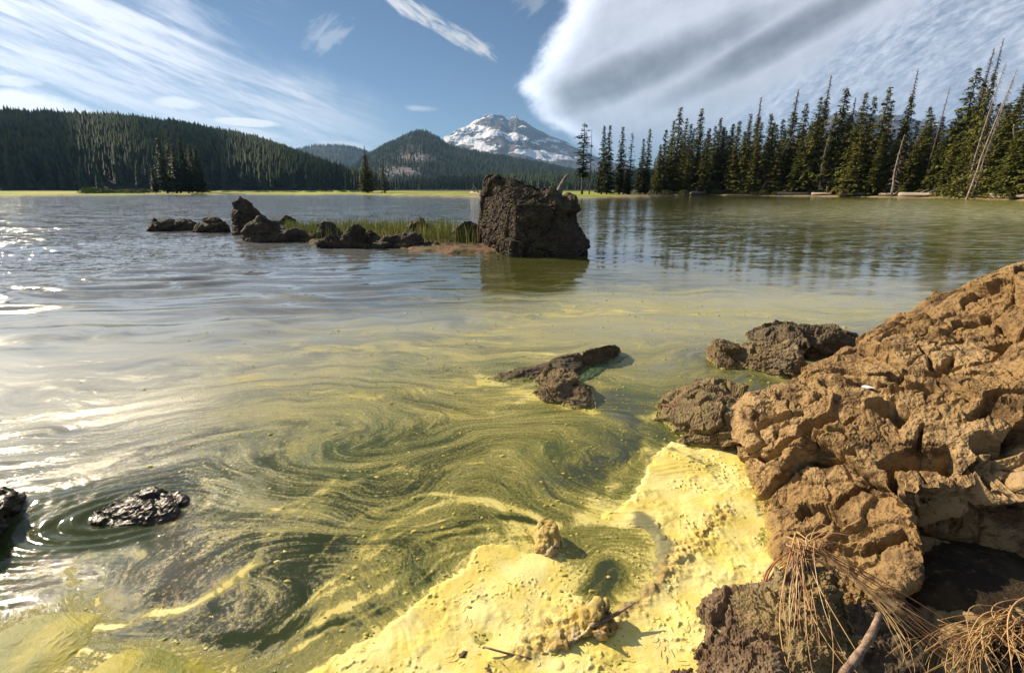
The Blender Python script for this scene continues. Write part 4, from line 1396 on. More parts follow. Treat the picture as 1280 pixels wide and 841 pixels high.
M_CRUST = rock_mat('scum_coated_rock', (0.50, 0.38, 0.11), (0.36, 0.22, 0.06), (0.58, 0.48, 0.20), scale=4.0, bump=0.003, dark=(0.10, 0.06, 0.02))
rock('rock', [[P(655, 812, 1.02), P(690, 788, 1.06), P(720, 768, 1.10), P(745, 756, 1.12), P(760, 762, 1.11), P(758, 780, 1.07), P(700, 808, 1.01), P(665, 824, .99), Vector((.02, 1.05, -.04)), Vector((.2, 1.2, -.04)), Vector((.22, 1.1, -.04)), Vector((.06, .98, -.04))],
              [P(738, 772, 1.07), P(748, 752, 1.12), P(768, 760, 1.11), P(768, 790, 1.05), P(745, 795, 1.04), Vector((.2, 1.12, -.04)), Vector((.24, 1.03, -.04))]],
     0.004, 0.2, 131, M_CRUST, 'rusty crusted rock lump half buried in the yellow scum', lump=0.12, crack=0.02, crack_scale=2.5, blocks=0.10, grain=0.02)
rock('rock', [[P(668, 682, 1.40), P(672, 655, 1.46), P(682, 642, 1.48), P(694, 650, 1.46), P(698, 675, 1.40), P(688, 688, 1.36), Vector((.06, 1.5, -.04)), Vector((.15, 1.5, -.04)), Vector((.07, 1.34, -.04)), Vector((.14, 1.34, -.04))]],
     0.0035, 0.1, 141, M_CRUST, 'little scum-coated knob where the yellow streaks bend round', lump=0.14, crack=0.05, crack_scale=1.8, blocks=0.06, grain=0.015, stretch=0.4)

# ---- the grassy islet and its rocks
IS_G = [ground(*q) for q in [(335, 297), (370, 289), (450, 287), (540, 290), (625, 296), (640, 318), (560, 317), (520, 314), (440, 306), (380, 304)]]
st = 0.05
x0, x1 = min(w.x for w in IS_G) - .3, max(w.x for w in IS_G) + .3
y0, y1 = min(w.y for w in IS_G) - .3, max(w.y for w in IS_G) + .3
X, Y = np.meshgrid(np.arange(x0, x1, st), np.arange(y0, y1, st)); s2 = X.shape
sd = poly_sd(IS_G, X.ravel(), Y.ravel()) + 0.15 * fbm2(X.ravel() * 1.5, Y.ravel() * 1.5, 4, 5)
Zi = -0.1 + sstep(sd, -0.2, 0.25) * 0.17 + 0.03 * fbm2(X.ravel() * 6, Y.ravel() * 6, 3, 6)
m = Mat('reddish_soil')
n = noise(m.pos, 8.0, 5, 0.7)
c = mixc(n.sm(0.35, 0.65), (0.10, 0.05, 0.025), (0.22, 0.12, 0.055))
c = mixc(noise(m.pos, 2.0, 4, 0.6).sm(0.5, 0.6) * 0.7, c, (0.10, 0.10, 0.03))
m.set(color=c, rough=0.95)
m.bump(n, 0.03, 1.0)
obj('islet_ground', mesh_np('islet_ground', np.stack([X.ravel(), Y.ravel(), Zi], 1), grid_faces(*s2), m.m), kind='structure')


def blades(name, centers, hmin, hmax, wid, mat, seed, label, lean=0.18, **k):
    g = np.random.RandomState(seed)
    n = len(centers)
    C = np.asarray(centers)
    hh = g.uniform(hmin, hmax, n)
    a = g.uniform(0, 2 * math.pi, n)
    la = g.uniform(0, 2 * math.pi, n)
    ln = np.abs(g.normal(0, lean, n)) * hh
    V = np.zeros((n, 5, 3))
    wx_, wy_ = np.cos(a) * wid, np.sin(a) * wid
    for q, (t, ww) in enumerate([(0, 1), (0, -1), (0.55, .8), (0.55, -.8), (1, 0)]):
        V[:, q, 0] = C[:, 0] + np.cos(la) * ln * t ** 2 + wx_ * ww
        V[:, q, 1] = C[:, 1] + np.sin(la) * ln * t ** 2 + wy_ * ww
        V[:, q, 2] = C[:, 2] + hh * t
    base = (np.arange(n) * 5)[:, None]
    F = np.concatenate([base + np.array([[0, 1, 3]]), base + np.array([[0, 3, 2]]), base + np.array([[2, 3, 4]])])
    me = mesh_np(name, V.reshape(-1, 3), F, mat, smooth=False, attrs={'tint': ('FLOAT', np.repeat(g.uniform(0, 1, n), 5))})
    o = obj(name, me, kind='stuff')
    o['label'] = label
    o['category'] = 'grass'
    return o


m = Mat('reed_green')
t_ = m.attr('tint')
c = mixc(t_.sm(0.3, 0.9), (0.17, 0.26, 0.04), (0.42, 0.44, 0.10))
c = mixc(t_.sm(0.8, 0.95), c, (0.50, 0.27, 0.11))
m.set(color=c, rough=0.6)
M_REED = m.m
g = np.random.RandomState(3)


def pts_in(n, poly, z=0.02):
    P_ = [ground(*q) for q in poly]
    xs = g.uniform(min(p_.x for p_ in P_), max(p_.x for p_ in P_), n * 4); ys_ = g.uniform(min(p_.y for p_ in P_), max(p_.y for p_ in P_), n * 4)
    k = poly_sd(P_, xs, ys_) > 0
    k &= fbm2(xs * 1.2, ys_ * 1.2, 3, 8) > g.uniform(-0.5, 0.25, len(xs))
    return np.stack([xs, ys_, np.full(len(xs), z)], 1)[k][:n]


blades('reed_grass', np.concatenate([pts_in(4200, [(345, 300), (360, 288), (450, 285), (560, 288), (590, 296), (545, 306), (470, 300), (400, 303)]), pts_in(500, [(340, 289), (560, 285), (600, 289), (420, 292)], -0.02)]), 0.12, 0.42, 0.008, M_REED, 5,
       'green and rusty reed grass growing on the low islet')
blades('reed_grass', np.concatenate([pts_in(260, [(515, 310), (525, 298), (562, 297), (565, 310)]), pts_in(60, [(565, 312), (600, 312), (600, 306), (565, 306)])]), 0.3, 0.62, 0.006, M_REED, 6, 'taller dark green reed tuft near the big rock on the islet', lean=0.25)


def blob_rock(px, py, w, h, seed, mat, label, dep=0.7, pts=14, group=None, top=0.0, hulls=1, **kw):
    b = ground(px, py)
    k = (b.y * math.cos(PITCH) + CAM_H * math.sin(PITCH)) / FPX
    W, H_ = w * k / 2 * 1.14, h * k
    r_ = random.Random(seed)
    P_ = []
    Dp = W * dep
    cy = b.y + Dp
    for i in range(pts):
        a = i * 2 * math.pi / pts + r_.uniform(-.2, .2)
        q = r_.uniform(0.85, 1.0)
        P_.append(Vector((b.x + W * math.cos(a) * q, cy + Dp * math.sin(a) * q, -0.15)))
        P_.append(Vector((b.x + W * math.cos(a) * q * 0.93, cy + Dp * math.sin(a) * q * .93, H_ * r_.uniform(0.2, 0.45))))
    for i in range(7):
        a = r_.uniform(0, 6.28); q = r_.uniform(0.1, 0.55)
        P_.append(Vector((b.x + W * (math.cos(a) * q + top), cy + Dp * math.sin(a) * q, H_ * r_.uniform(0.7, 1.0))))
    P_.append(Vector((b.x + W * top, cy, H_ * 1.02)))
    kw = {**dict(lump=0.08, crack=0.02, crack_scale=2.0, blocks=0.06, grain=0.010, fine=0.5), **kw}
    return rock('rock', [P_], max(0.016, W * 0.035), max(W * 1.8, 0.3), seed, mat, label, **kw)


blob_rock(207, 289, 62, 17, 1, M_ISLE, 'low dark rock at the outer left end of the islet chain', dep=0.5, top=-0.2)
blob_rock(257, 291, 44, 19, 2, M_ISLE, 'second dark rock of the chain, between the low end rock and the pointed one', dep=0.6)
blob_rock(303, 294, 44, 44, 3, M_ISLE, 'tallest pointed dark rock of the chain left of the reeds', dep=0.8, top=-0.25, lump=0.09)
blob_rock(336, 303, 84, 27, 4, M_ISLE, 'broad dark rock in front of the pointed one, tapering into the water', dep=0.4, top=-0.35)
blob_rock(355, 281, 24, 12, 5, M_ISLE, 'little dark rock behind the broad one at the reed edge', dep=0.6)
blob_rock(404, 302, 46, 24, 6, M_ISLE, 'rounded dark rock standing at the left end of the reddish bank', dep=0.6, top=0.15)
blob_rock(416, 311, 52, 17, 7, M_ISLE, 'low split dark rock at the water in front of the rounded one', dep=0.35)
blob_rock(443, 311, 42, 29, 8, M_ISLE, 'dome-shaped dark rock at the water edge of the reddish bank', dep=0.45, top=0.0)
blob_rock(490, 311, 78, 17, 9, M_ISLE, 'long rubbly dark rock along the bank in front of the reeds', dep=0.3, lump=0.2)
blob_rock(380, 303, 26, 9, 12, M_ISLE, 'tiny dark stone in the gap before the rounded rock on the bank', dep=0.6)
blob_rock(535, 311, 34, 10, 13, M_ISLE, 'small flat dark stone at the water edge below the tall reed tuft', dep=0.5)
blob_rock(462, 306, 34, 17, 14, M_ISLE, 'small dark rock between the dome-shaped one and the rubbly one', dep=0.6)
blob_rock(524, 300, 42, 30, 10, M_ISLE, 'brown-topped dark rock among the reeds beside the tall tuft', dep=0.6)
blob_rock(583, 307, 52, 31, 11, M_ISLE, 'square dark rock just left of the biggest island rock', dep=0.6, lump=0.08)
rock('rock', [[P(603, 262, 10.5), P(604, 235, 10.5), P(609, 221, 10.5), P(642, 219, 10.3), P(665, 223, 10.2), P(683, 235, 10.0), P(700, 239, 10.0), P(716, 248, 9.95), P(719, 262, 9.8), P(727, 284, 9.6), P(734, 306, 9.35), P(735, 326, 9.1),
               P(640, 324, 9.1), P(645, 258, 9.35), P(606, 306, 10.5), P(600, 285, 10.5), P(700, 255, 9.5), Vector((-.6, 11.2, -.2)), Vector((1.3, 11.0, -.2)), Vector((-.3, 11.0, 1.1)), Vector((.9, 10.9, .9)), Vector((1.5, 9.8, -.2)), Vector((-.62, 10.5, -.2)), Vector((0, 9.25, -.2)), Vector((1.42, 9.2, -.2))]],
     0.018, 1.5, 151, M_BIG, 'huge dark block of rock standing in the lake, tallest on the islet', 'rock', lump=0.03, crack=0.016, crack_scale=1.6, blocks=0.06, grain=0.008, stretch=1.3, fine=0.5, gritty=True)
# reddish spit at the foot of the big rock
m = Mat('rusty_litter')
n = noise(m.pos, 14.0, 5, 0.75)
m.set(color=mixc(n.sm(0.35, 0.65), (0.22, 0.10, 0.035), (0.42, 0.27, 0.12)), rough=0.95)
m.bump(n, 0.03, 1.0)

# horn-shaped snag behind the big rock
mb = MB()
pts_ = [A(697, 250, 10.9), A(699, 240, 10.9), A(702, 232, 10.9), A(706, 224, 10.92), A(709, 219, 10.95), A(711, 216.5, 10.97)]
mb.tube(pts_, [0.075, 0.075, 0.06, 0.04, 0.022, 0.004], 10)
mwood = Mat('weathered_wood')
n = noise(comb(*[sep(mwood.obj)[k] * (6.0 if k != 2 else 1.0) for k in range(3)]), 4.0, 5, 0.65)
mwood.set(color=mixc(n.sm(0.35, 0.65), (0.11, 0.085, 0.065), (0.32, 0.27, 0.215)), rough=0.85)
mwood.bump(n, 0.01, 0.8)
WOOD = mwood.m
things(obj('snag', mb.mesh('snag', WOOD)), 'grey horn-shaped snag sticking up behind the big dark rock', 'dead branch')

# ================================================================== near details
mstraw = Mat('dry_straw')
nn = noise(mstraw.obj, 8.0, 3, 0.6)
mstraw.set(color=mixc(nn.sm(0.35, 0.65), (0.62, 0.40, 0.17), (0.36, 0.19, 0.08)), rough=0.55)
STRAW = mstraw.m
mstr2 = Mat('reddish_straw')
nn = noise(mstr2.obj, 8.0, 3, 0.6)
mstr2.set(color=mixc(nn.sm(0.35, 0.65), (0.36, 0.14, 0.06), (0.20, 0.08, 0.04)), rough=0.6)
STRAW2 = mstr2.m


mstr3 = Mat('pale_straw')
nn = noise(mstr3.obj, 12.0, 3, 0.6)
mstr3.set(color=mixc(nn.sm(0.35, 0.65), (0.72, 0.56, 0.30), (0.45, 0.30, 0.14)), rough=0.5)
STRAW3 = mstr3.m


mbn = Mat('dark_needle')
mbn.set(color=(0.09, 0.05, 0.025), rough=0.7)
BARKN = mbn.m


def bez(P, n=12):
    P = [Vector(p) for p in P]
    o = []
    for i in range(n + 1):
        t = i / n
        Q = list(P)
        while len(Q) > 1:
            Q = [Q[k].lerp(Q[k + 1], t) for k in range(len(Q) - 1)]
        o.append(Q[0])
    return o


def bundle(name, label, curves, seed, rad=0.0015, jit=0.017, mats=(STRAW, STRAW, STRAW3, STRAW2), category='dry grass'):
    r_ = random.Random(seed)
    base = curves[0][0][0]
    root = things(obj(name, None, loc=base), label, category)
    for P_, n in curves:
        for k in range(n):
            q = [p - base + Vector((r_.gauss(0, jit), r_.gauss(0, jit), r_.gauss(0, jit * 0.5))) * (1.3 + 1.3 * i / len(P_)) for i, p in enumerate(P_)]
            pts_ = bez(q, 11)
            if r_.random() < 0.35:                # some strands are broken short
                cut = r_.uniform(0.45, 0.85)
                pts_ = [pts_[0].lerp(pts_[-1], 0) if i == 0 else bez(q, 40)[int(40 * cut * i / 11)] for i in range(12)]
            r0 = rad * r_.uniform(0.6, 1.5)
            mb = MB().tube(pts_, [r0 * (1.0 - 0.75 * i / 11) for i in range(12)], 4)
            obj('strand', mb.mesh('strand', r_.choice(mats)), root)
    return root


K0 = A(1000, 688, 1.15)
bundle('dry_grass', 'fan of dry straw strands draped over the tan rock at the bottom', [
    ([K0 + Vector((0, 0, .02)), A(985, 740, 1.06), A(985, 800, .96), A(995, 860, .84)], 11),
    ([K0 + Vector((.01, 0, .02)), A(1010, 735, 1.06), A(1010, 800, .94), A(1010, 850, .84)], 8),
    ([K0 + Vector((0, 0, .02)), A(1005, 720, 1.07), A(1035, 790, .95), A(1075, 850, .84)], 6),
    ([K0 + Vector((.01, 0, .02)), A(1060, 700, 1.10), A(1130, 770, 1.0), A(1230, 850, .86)], 14),
    ([K0 + Vector((.01, 0, .02)), A(1080, 715, 1.08), A(1130, 800, .95), A(1160, 860, .84)], 7),
    ([K0 + Vector((.0, 0, .02)), A(1100, 730, 1.06), A(1180, 800, .98), A(1270, 850, .9)], 6),
    ([K0 + Vector((.01, 0, .01)), A(1015, 668, 1.17), A(1045, 665, 1.17), A(1066, 672, 1.15)], 4),
    ([K0 + Vector((.01, 0, .01)), A(1020, 680, 1.15), A(1045, 676, 1.15), A(1058, 682, 1.14)], 3),
], 5)
bundle('dry_grass', 'reddish knot of short broken stalks between the dark and tan rocks', [
    ([A(955, 735, 1.13), A(965, 710, 1.17), A(990, 695, 1.19), A(1035, 668, 1.2)], 7),
    ([A(960, 735, 1.13), A(965, 760, 1.08), A(970, 790, 1.02), A(965, 820, .97)], 8),
], 6, rad=0.0022, jit=0.008, mats=(STRAW2, STRAW2, STRAW))
tw = [([A(1268 + dx_, 772 + dy_, 1.02), A(1240, 768 + dy_, 1.0), A(1215 + dx_, 785, .96), A(1195 + dx_ * 2, 850, .84)], 11) for dx_, dy_ in ((0, 0), (20, 5), (-20, 8), (30, 25), (50, 0), (-10, 20), (60, 30), (10, 40), (-30, 30), (40, 15))]
bundle('dry_grass', 'sunlit mat of curled golden dry grass in the bottom corner', tw, 7, rad=0.0019, jit=0.028, mats=(STRAW, STRAW, STRAW))
bundle('dry_grass', 'single bent golden reed stalk beside the smallest stone in the film', [([ground(745, 512), A(743, 500, 2.62), A(741, 488, 2.64), A(735, 478, 2.68)], 2)], 8, rad=0.0018, jit=0.003, mats=(STRAW,), category='reed stalk')
bundle('dry_grass', 'orange stranded stalks lying along the waterline of the half-sunk rock', [([A(862, 549, 2.16), A(880, 556, 2.10), A(910, 552, 2.08), A(938, 545, 2.08)], 5), ([A(870, 552, 2.13), A(890, 558, 2.08), A(915, 556, 2.06), A(936, 556, 2.06)], 5),
                      ([A(826, 505, 2.5), A(850, 510, 2.4), A(880, 530, 2.25), A(905, 556, 2.1)], 2), ([A(838, 500, 2.5), A(845, 508, 2.42), A(850, 516, 2.38), A(858, 524, 2.3)], 1)], 9, rad=0.004, jit=0.006, mats=(STRAW, STRAW, STRAW2), category='reed stalks')

r_ = random.Random(77)
root = things(obj('pine_needles', None, loc=G(760, 720)), 'short brown needles and stalk bits scattered flat over the yellow scum', 'needles')
for i in range(46):
    px_n, py_n = r_.choice([(r_.uniform(560, 700), r_.uniform(720, 835)), (r_.uniform(830, 960), r_.uniform(580, 740)), (r_.uniform(760, 860), r_.uniform(740, 835))])
    p0 = G(px_n, py_n, 0.012) - root.location
    a_ = r_.uniform(0, 6.28)
    L_ = r_.uniform(0.008, 0.035)
    dv = Vector((math.cos(a_) * L_, math.sin(a_) * L_, 0))
    mid_ = p0 + dv * 0.5 + Vector((-dv.y, dv.x, 0)) * r_.uniform(-.25, .25) + Vector((0, 0, .003))
    obj('needle', MB().tube(bez([p0, mid_, p0 + dv], 4), [0.0009] * 5, 4).mesh('needle', r_.choice((STRAW2, BARKN, STRAW))), root)

# thick stick and thin ones
mst = Mat('bare_bark')
nn = noise(mst.obj, 45.0, 6, 0.75)
mst.set(color=mixc(nn.sm(0.40, 0.60), (0.16, 0.09, 0.055), (0.42, 0.29, 0.20)), rough=0.8)
mst.bump(nn, 0.006, 1.0)
S0 = A(1040, 860, 0.80)
sp = bez([S0, A(1068, 825, .86), A(1090, 800, .90), A(1099, 768, .96)], 14)
mb = MB().tube([p - S0 for p in sp], [(0.0105 - 0.0002 * i) * (1 + 0.10 * math.sin(i * 2.3) + (0.22 if i in (5, 10) else 0)) for i in range(15)], 12, cap=True)
things(obj('stick', mb.mesh('stick', mst.m), loc=S0), 'thick bent brown stick with a broken end, among the dry strands', 'stick')
S1 = A(700, 745, 1.13)
mb = MB().tube([p - S1 for p in bez([A(735, 752, 1.13), A(748, 757, 1.125), A(757, 768, 1.10)], 8)], [0.005] * 9, 8)
things(obj('stick', mb.mesh('stick', mst.m), loc=S1), 'short dark twig arched over the rusty crusted lump', 'stick')
mb = MB().tube([p - S1 for p in bez([A(738, 782, 1.06), A(765, 772, 1.08), A(795, 752, 1.12)], 8)], [0.007, .007, .0065, .006, .0055, .005, .004, .003, .002], 8)
things(obj('stick', mb.mesh('stick', mst.m), loc=S1), 'tan twig running from the crusted lump up across the scum', 'stick')
mb = MB().tube([p - S1 for p in bez([A(605, 808, 1.0), A(650, 822, .985), A(700, 832, .975), A(760, 824, .985)], 10)], [0.003] * 11, 6)
things(obj('stick', mb.mesh('stick', mst.m), loc=S1), 'long thin stalk lying flat on the scum near the bottom edge', 'stick')

# small pale feather on the boulder
mf = Mat('white_feather')
mf.set(color=(0.8, 0.8, 0.78), rough=0.6)
bo = bpy.data.objects['boulder']


def on_boulder(px, py):
    o_ = Vector((0, 0, CAM_H)) - bo.location
    ok, loc, nor, _ = bo.ray_cast(o_, Vector(ray(px, py)).normalized())
    return (loc + bo.location, nor) if ok else (at(px, py, 1.9), Vector((0, -.5, .8)))


fp, fn = on_boulder(1085, 484)
fb = []
for i in range(9):
    t = i / 8
    w_ = 0.010 * math.sin(math.pi * min(t * 1.1 + 0.05, 1)) + 0.001
    fb += [((t - .5) * 0.075, w_, 0.004 * math.sin(t * 3)), ((t - .5) * 0.075, 0, 0.007 + 0.004 * math.sin(t * 3)), ((t - .5) * 0.075, -w_, 0.004 * math.sin(t * 3))]
fo = things(obj('feather', mesh_np('feather', fb, grid_faces(9, 3), mf.m), loc=fp + fn * 0.004), 'small white feather lying on the slope of the tan boulder', 'feather')
fz = fn.normalized()
fx_d = Vector((1, 0, 0.25)); fx_d = (fx_d - fz * fx_d.dot(fz)).normalized()
fo.rotation_euler = Matrix((fx_d, fz.cross(fx_d), fz)).transposed().to_euler()


# green weed behind the long rock
m = Mat('green_weed')
n = noise(m.pos, 30.0, 4, 0.7)
m.set(color=mixc(n.sm(0.4, 0.6), (0.02, 0.05, 0.015), (0.09, 0.13, 0.025)), rough=0.45)
m.bump(n, 0.01, 0.8)
Wp = [ground(*q) for q in [(715, 470), (735, 458), (765, 446), (790, 444), (782, 450), (760, 460), (745, 472), (722, 480)]]
x0, x1 = min(w.x for w in Wp) - .05, max(w.x for w in Wp) + .05; y0, y1 = min(w.y for w in Wp) - .05, max(w.y for w in Wp) + .05
X, Y = np.meshgrid(np.arange(x0, x1, .006), np.arange(y0, y1, .006)); s2 = X.shape
X, Y = X.ravel(), Y.ravel()
sd = poly_sd(Wp, X, Y) + 0.02 * fbm2(X * 12, Y * 12, 4, 5)
me = mesh_np('green_weed', np.stack([X, Y, sstep(sd, -0.01, 0.03) * 0.016 - 0.008 + 0.006 * fbm2(X * 40, Y * 40, 3, 9)], 1), grid_faces(*s2), m.m)
o = obj('green_weed', me, kind='stuff'); o['label'] = 'bright green weed in the lee of the long low dark rock'; o['category'] = 'water weed'

# ================================================================== TREES
def crown_mesh(name, seed, mat, R=0.16, z0=0.04, z1=1.0, whorls=52, per=9, sparse=0.0, droop=0.35, size=0.040, power=0.72, clump=False):
    """unit-height conifer crown: boughs of many small needle sprays"""
    g = np.random.RandomState(seed)
    T = []
    for w in range(whorls):
        t = (w + g.uniform(-.3, .3)) / whorls
        z = z0 + (z1 - z0) * t
        env = R * (1 - max(t, 0)) ** power * (0.72 + 0.28 * math.sin(w * 1.7 + seed))
        if t < 0.12:
            env *= 0.65 + 3 * t
        env = max(env, 0.010)
        nb = max(3, int(per * (1 - 0.4 * t)))
        for b in range(nb):
            if g.uniform() < sparse:
                continue
            a = g.uniform(0, 2 * math.pi)
            L = env * g.uniform(0.55, 1.2)
            k = max(2, int(L / 0.013))
            s_ = np.linspace(0.25, 1.0, k) * L
            zz = z + s_ * (0.10 - droop * s_ / R * (0.8 if t < .7 else 0.1))
            for q in range(k):
                cx, cy = math.cos(a) * s_[q], math.sin(a) * s_[q]
                sz = size * g.uniform(0.6, 1.25) * (1 - 0.45 * t)
                for m_ in range(3):
                    aa = a + g.uniform(-1.5, 1.5)
                    dx_, dy_ = math.cos(aa), math.sin(aa)
                    e = g.uniform(-0.75, 0.12)
                    p0 = (cx + g.normal(0, .002), cy + g.normal(0, .002), zz[q] + g.normal(0, 0.005))
                    tip = (p0[0] + dx_ * sz, p0[1] + dy_ * sz, p0[2] + e * sz)
                    wv = sz * 0.24
                    roll = g.uniform(-0.6, 0.6)
                    sx_, sy_, sz_ = -dy_ * wv, dx_ * wv, roll * wv
                    mx, my, mz = p0[0] + dx_ * sz * .45, p0[1] + dy_ * sz * .45, p0[2] + e * sz * .35
                    T.append((p0, (mx + sx_, my + sy_, mz + sz_), tip, (mx - sx_, my - sy_, mz - sz_)))
    V = np.array(T).reshape(-1, 3)
    return mesh_np(name, V, np.arange(len(V)).reshape(-1, 4), mat, smooth=False)


def trunk_mesh(name, mat, r=0.013, top=1.0, sides=7, bend=0.0, seed=0):
    g = random.Random(seed)
    n = 9
    pts = [(bend * math.sin(i / n * 4.0 + seed) * (i / n) + g.uniform(-1, 1) * (.001 + bend * .12), bend * 0.6 * math.sin(i / n * 5.5 + seed * 2) * (i / n) + g.uniform(-1, 1) * (.001 + bend * .12), -0.02 + (top + 0.02) * i / n) for i in range(n + 1)]
    off = pts[-1]
    pts = [(p_[0] - off[0] * i / n, p_[1] - off[1] * i / n, p_[2]) for i, p_ in enumerate(pts)]
    return MB().tube(pts, [r * (1.25 if i == 0 else 1) * (1 - 0.9 * i / n) + 0.0008 for i in range(n + 1)], sides).mesh(name, mat)


def twigs_mesh(name, mat, seed, z0, z1, R, n, droop=0.3, r=0.0014):
    g = random.Random(seed)
    mb = MB()
    for i in range(n):
        t = i / n
        z = z0 + (z1 - z0) * t + g.uniform(-.004, .004)
        a = g.uniform(0, 6.283)
        L = R * (1 - t * 0.7) * g.uniform(0.35, 1.1)
        d = (math.cos(a), math.sin(a))
        dr = g.uniform(0.1, 1.0) * droop
        mb.tube([(0, 0, z), (d[0] * L * .5, d[1] * L * .5, z + L * 0.05 - dr * L * .3), (d[0] * L, d[1] * L, z - dr * L)], [r, r * .7, r * .25], 3, cap=False)
        if L > R * 0.45:
            a2 = a + g.choice((-0.8, 0.8))
            mb.tube([(d[0] * L * .5, d[1] * L * .5, z - dr * L * .28), (d[0] * L * .5 + math.cos(a2) * L * .4, d[1] * L * .5 + math.sin(a2) * L * .4, z - dr * L * .75)], [r * .6, r * .2], 3, cap=False)
    return mb.mesh(name, mat)


def needle_mat(name, c1, c2, c3):
    m = Mat(name)
    r_ = m.rnd()
    p = vadd(m.obj, comb(r_ * 30, r_ * 17, 0.0))
    n = noise(p, 9.0, 3, 0.7)
    c = mixc(n.sm(0.38, 0.62), c1, c2)
    c = mixc(noise(p, 40.0, 2, 0.6).sm(0.52, 0.7) * 0.6, c, c3)
    c = mixc(r_.sm(0.4, 1.0) * 0.45, c, c3)
    m.set(color=c, rough=0.65, spec=0.25)
    return m.m


NEEDLE = needle_mat('spruce_needles', (0.07, 0.088, 0.018), (0.155, 0.16, 0.028), (0.28, 0.23, 0.05))
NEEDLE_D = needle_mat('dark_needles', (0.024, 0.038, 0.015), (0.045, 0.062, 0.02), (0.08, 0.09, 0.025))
BARK = Mat('conifer_bark')
nn = noise(BARK.obj, 30.0, 4, 0.7)
BARK.set(color=mixc(nn.sm(0.35, 0.65), (0.07, 0.05, 0.035), (0.16, 0.12, 0.085)), rough=0.95)
BARK = BARK.m
DEAD = Mat('bleached_wood')
nn = noise(DEAD.obj, 25.0, 4, 0.7)
DEAD.set(color=mixc(nn.sm(0.35, 0.65), (0.22, 0.17, 0.135), (0.46, 0.39, 0.32)), rough=0.85)
DEAD = DEAD.m
DEADB = Mat('brown_dead_twigs')
DEADB.set(color=mixc(noise(DEADB.obj, 12.0, 3).sm(0.35, 0.65), (0.10, 0.055, 0.045), (0.20, 0.13, 0.10)), rough=0.9)
DEADB = DEADB.m

crowns = {'a': [crown_mesh('crown', s, NEEDLE, R=0.155, droop=0.45) for s in range(4)],
          'w': [crown_mesh('crown', 20 + s, NEEDLE, R=0.20, droop=0.40, whorls=48, per=11) for s in range(3)],
          'n': [crown_mesh('crown', 30 + s, NEEDLE, R=0.11, droop=0.5, whorls=54, per=8) for s in range(3)],
          's': [crown_mesh('crown', 40 + s, NEEDLE_D, R=0.12, droop=0.5, whorls=34, per=6, sparse=0.2) for s in range(2)],
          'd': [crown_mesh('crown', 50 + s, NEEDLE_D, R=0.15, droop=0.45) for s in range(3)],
          't': [crown_mesh('crown', 60 + s, NEEDLE, R=0.15, droop=0.45, z1=0.80, power=0.6) for s in range(2)],
          'p': [crown_mesh('crown', 70, NEEDLE_D, R=0.10, z0=0.26, whorls=26, per=16, sparse=0.5, droop=0.25, power=0.28, size=0.045)]}
trunks = [trunk_mesh('trunk', BARK, seed=s) for s in range(2)]
deadtrunk = trunk_mesh('trunk', DEAD, r=0.011, seed=3, bend=0.020)
deadtrunkb = trunk_mesh('trunk', DEADB, r=0.011, seed=4, bend=0.022)
tops = [twigs_mesh('dead_twigs', DEADB, 7 + s, 0.66, 0.995, 0.052, 150, 0.6, r=0.0028) for s in range(2)]
barebr = [twigs_mesh('branches', DEAD, 17 + s, 0.10, 0.985, 0.095, 130, 0.9, r=0.0024) for s in range(2)]
bareth = [twigs_mesh('branches', DEADB, 27 + s, 0.25, 0.985, 0.075, 110, 0.6, r=0.002) for s in range(2)]
skirt = twigs_mesh('dead_twigs', DEAD, 37, 0.02, 0.30, 0.13, 60, 0.8)
cnt = {}


def tree(kind, top, D, label, group=None, wscale=1.0, base_z=0.3, lean=(0, 0), rng=random.Random(4), name=None, category='tree', skirts=False):
    r = Vector(ray(*top))
    hd = math.hypot(r.x, r.y)
    p = Vector((0, 0, CAM_H)) + r * (D / hd)
    H = p.z - base_z
    o = obj(name or {'p': 'pine_tree', 'x': 'dead_tree', 'y': 'dead_tree'}.get(kind, 'spruce_tree'), None, loc=(p.x - lean[0] * H, p.y - lean[1] * H, base_z), scale=(H * wscale, H * wscale, H), rot=(0, 0, 0))
    o.rotation_euler = (-lean[1], lean[0], rng.uniform(0, 6.28)) if (lean[0] or lean[1]) else (0, 0, rng.uniform(0, 6.28))
    if lean[0] or lean[1]:
        o.rotation_euler = (-math.atan(lean[1]), math.atan(lean[0]), 0)
    things(o, label, category, group)
    i = cnt[kind] = cnt.get(kind, -1) + 1
    if kind == 'x':
        obj('trunk', deadtrunk, o); obj('branches', barebr[i % 2], o, kind='stuff')
    elif kind == 'y':
        obj('trunk', deadtrunkb, o); obj('branches', bareth[i % 2], o, kind='stuff')
    else:
        obj('trunk', trunks[i % 2], o)
        obj('crown', crowns[kind][i % len(crowns[kind])], o)
        if kind == 't':
            obj('dead_twigs', tops[i % 2], o, kind='stuff')
        if skirts:
            obj('dead_twigs', skirt, o, kind='stuff')
    return o


def rD(px, extra):                            # distance of ground EXTRA metres behind the waterline in that direction
    a = azel(px, 240)[0]
    return float(shore_r(a)) + extra


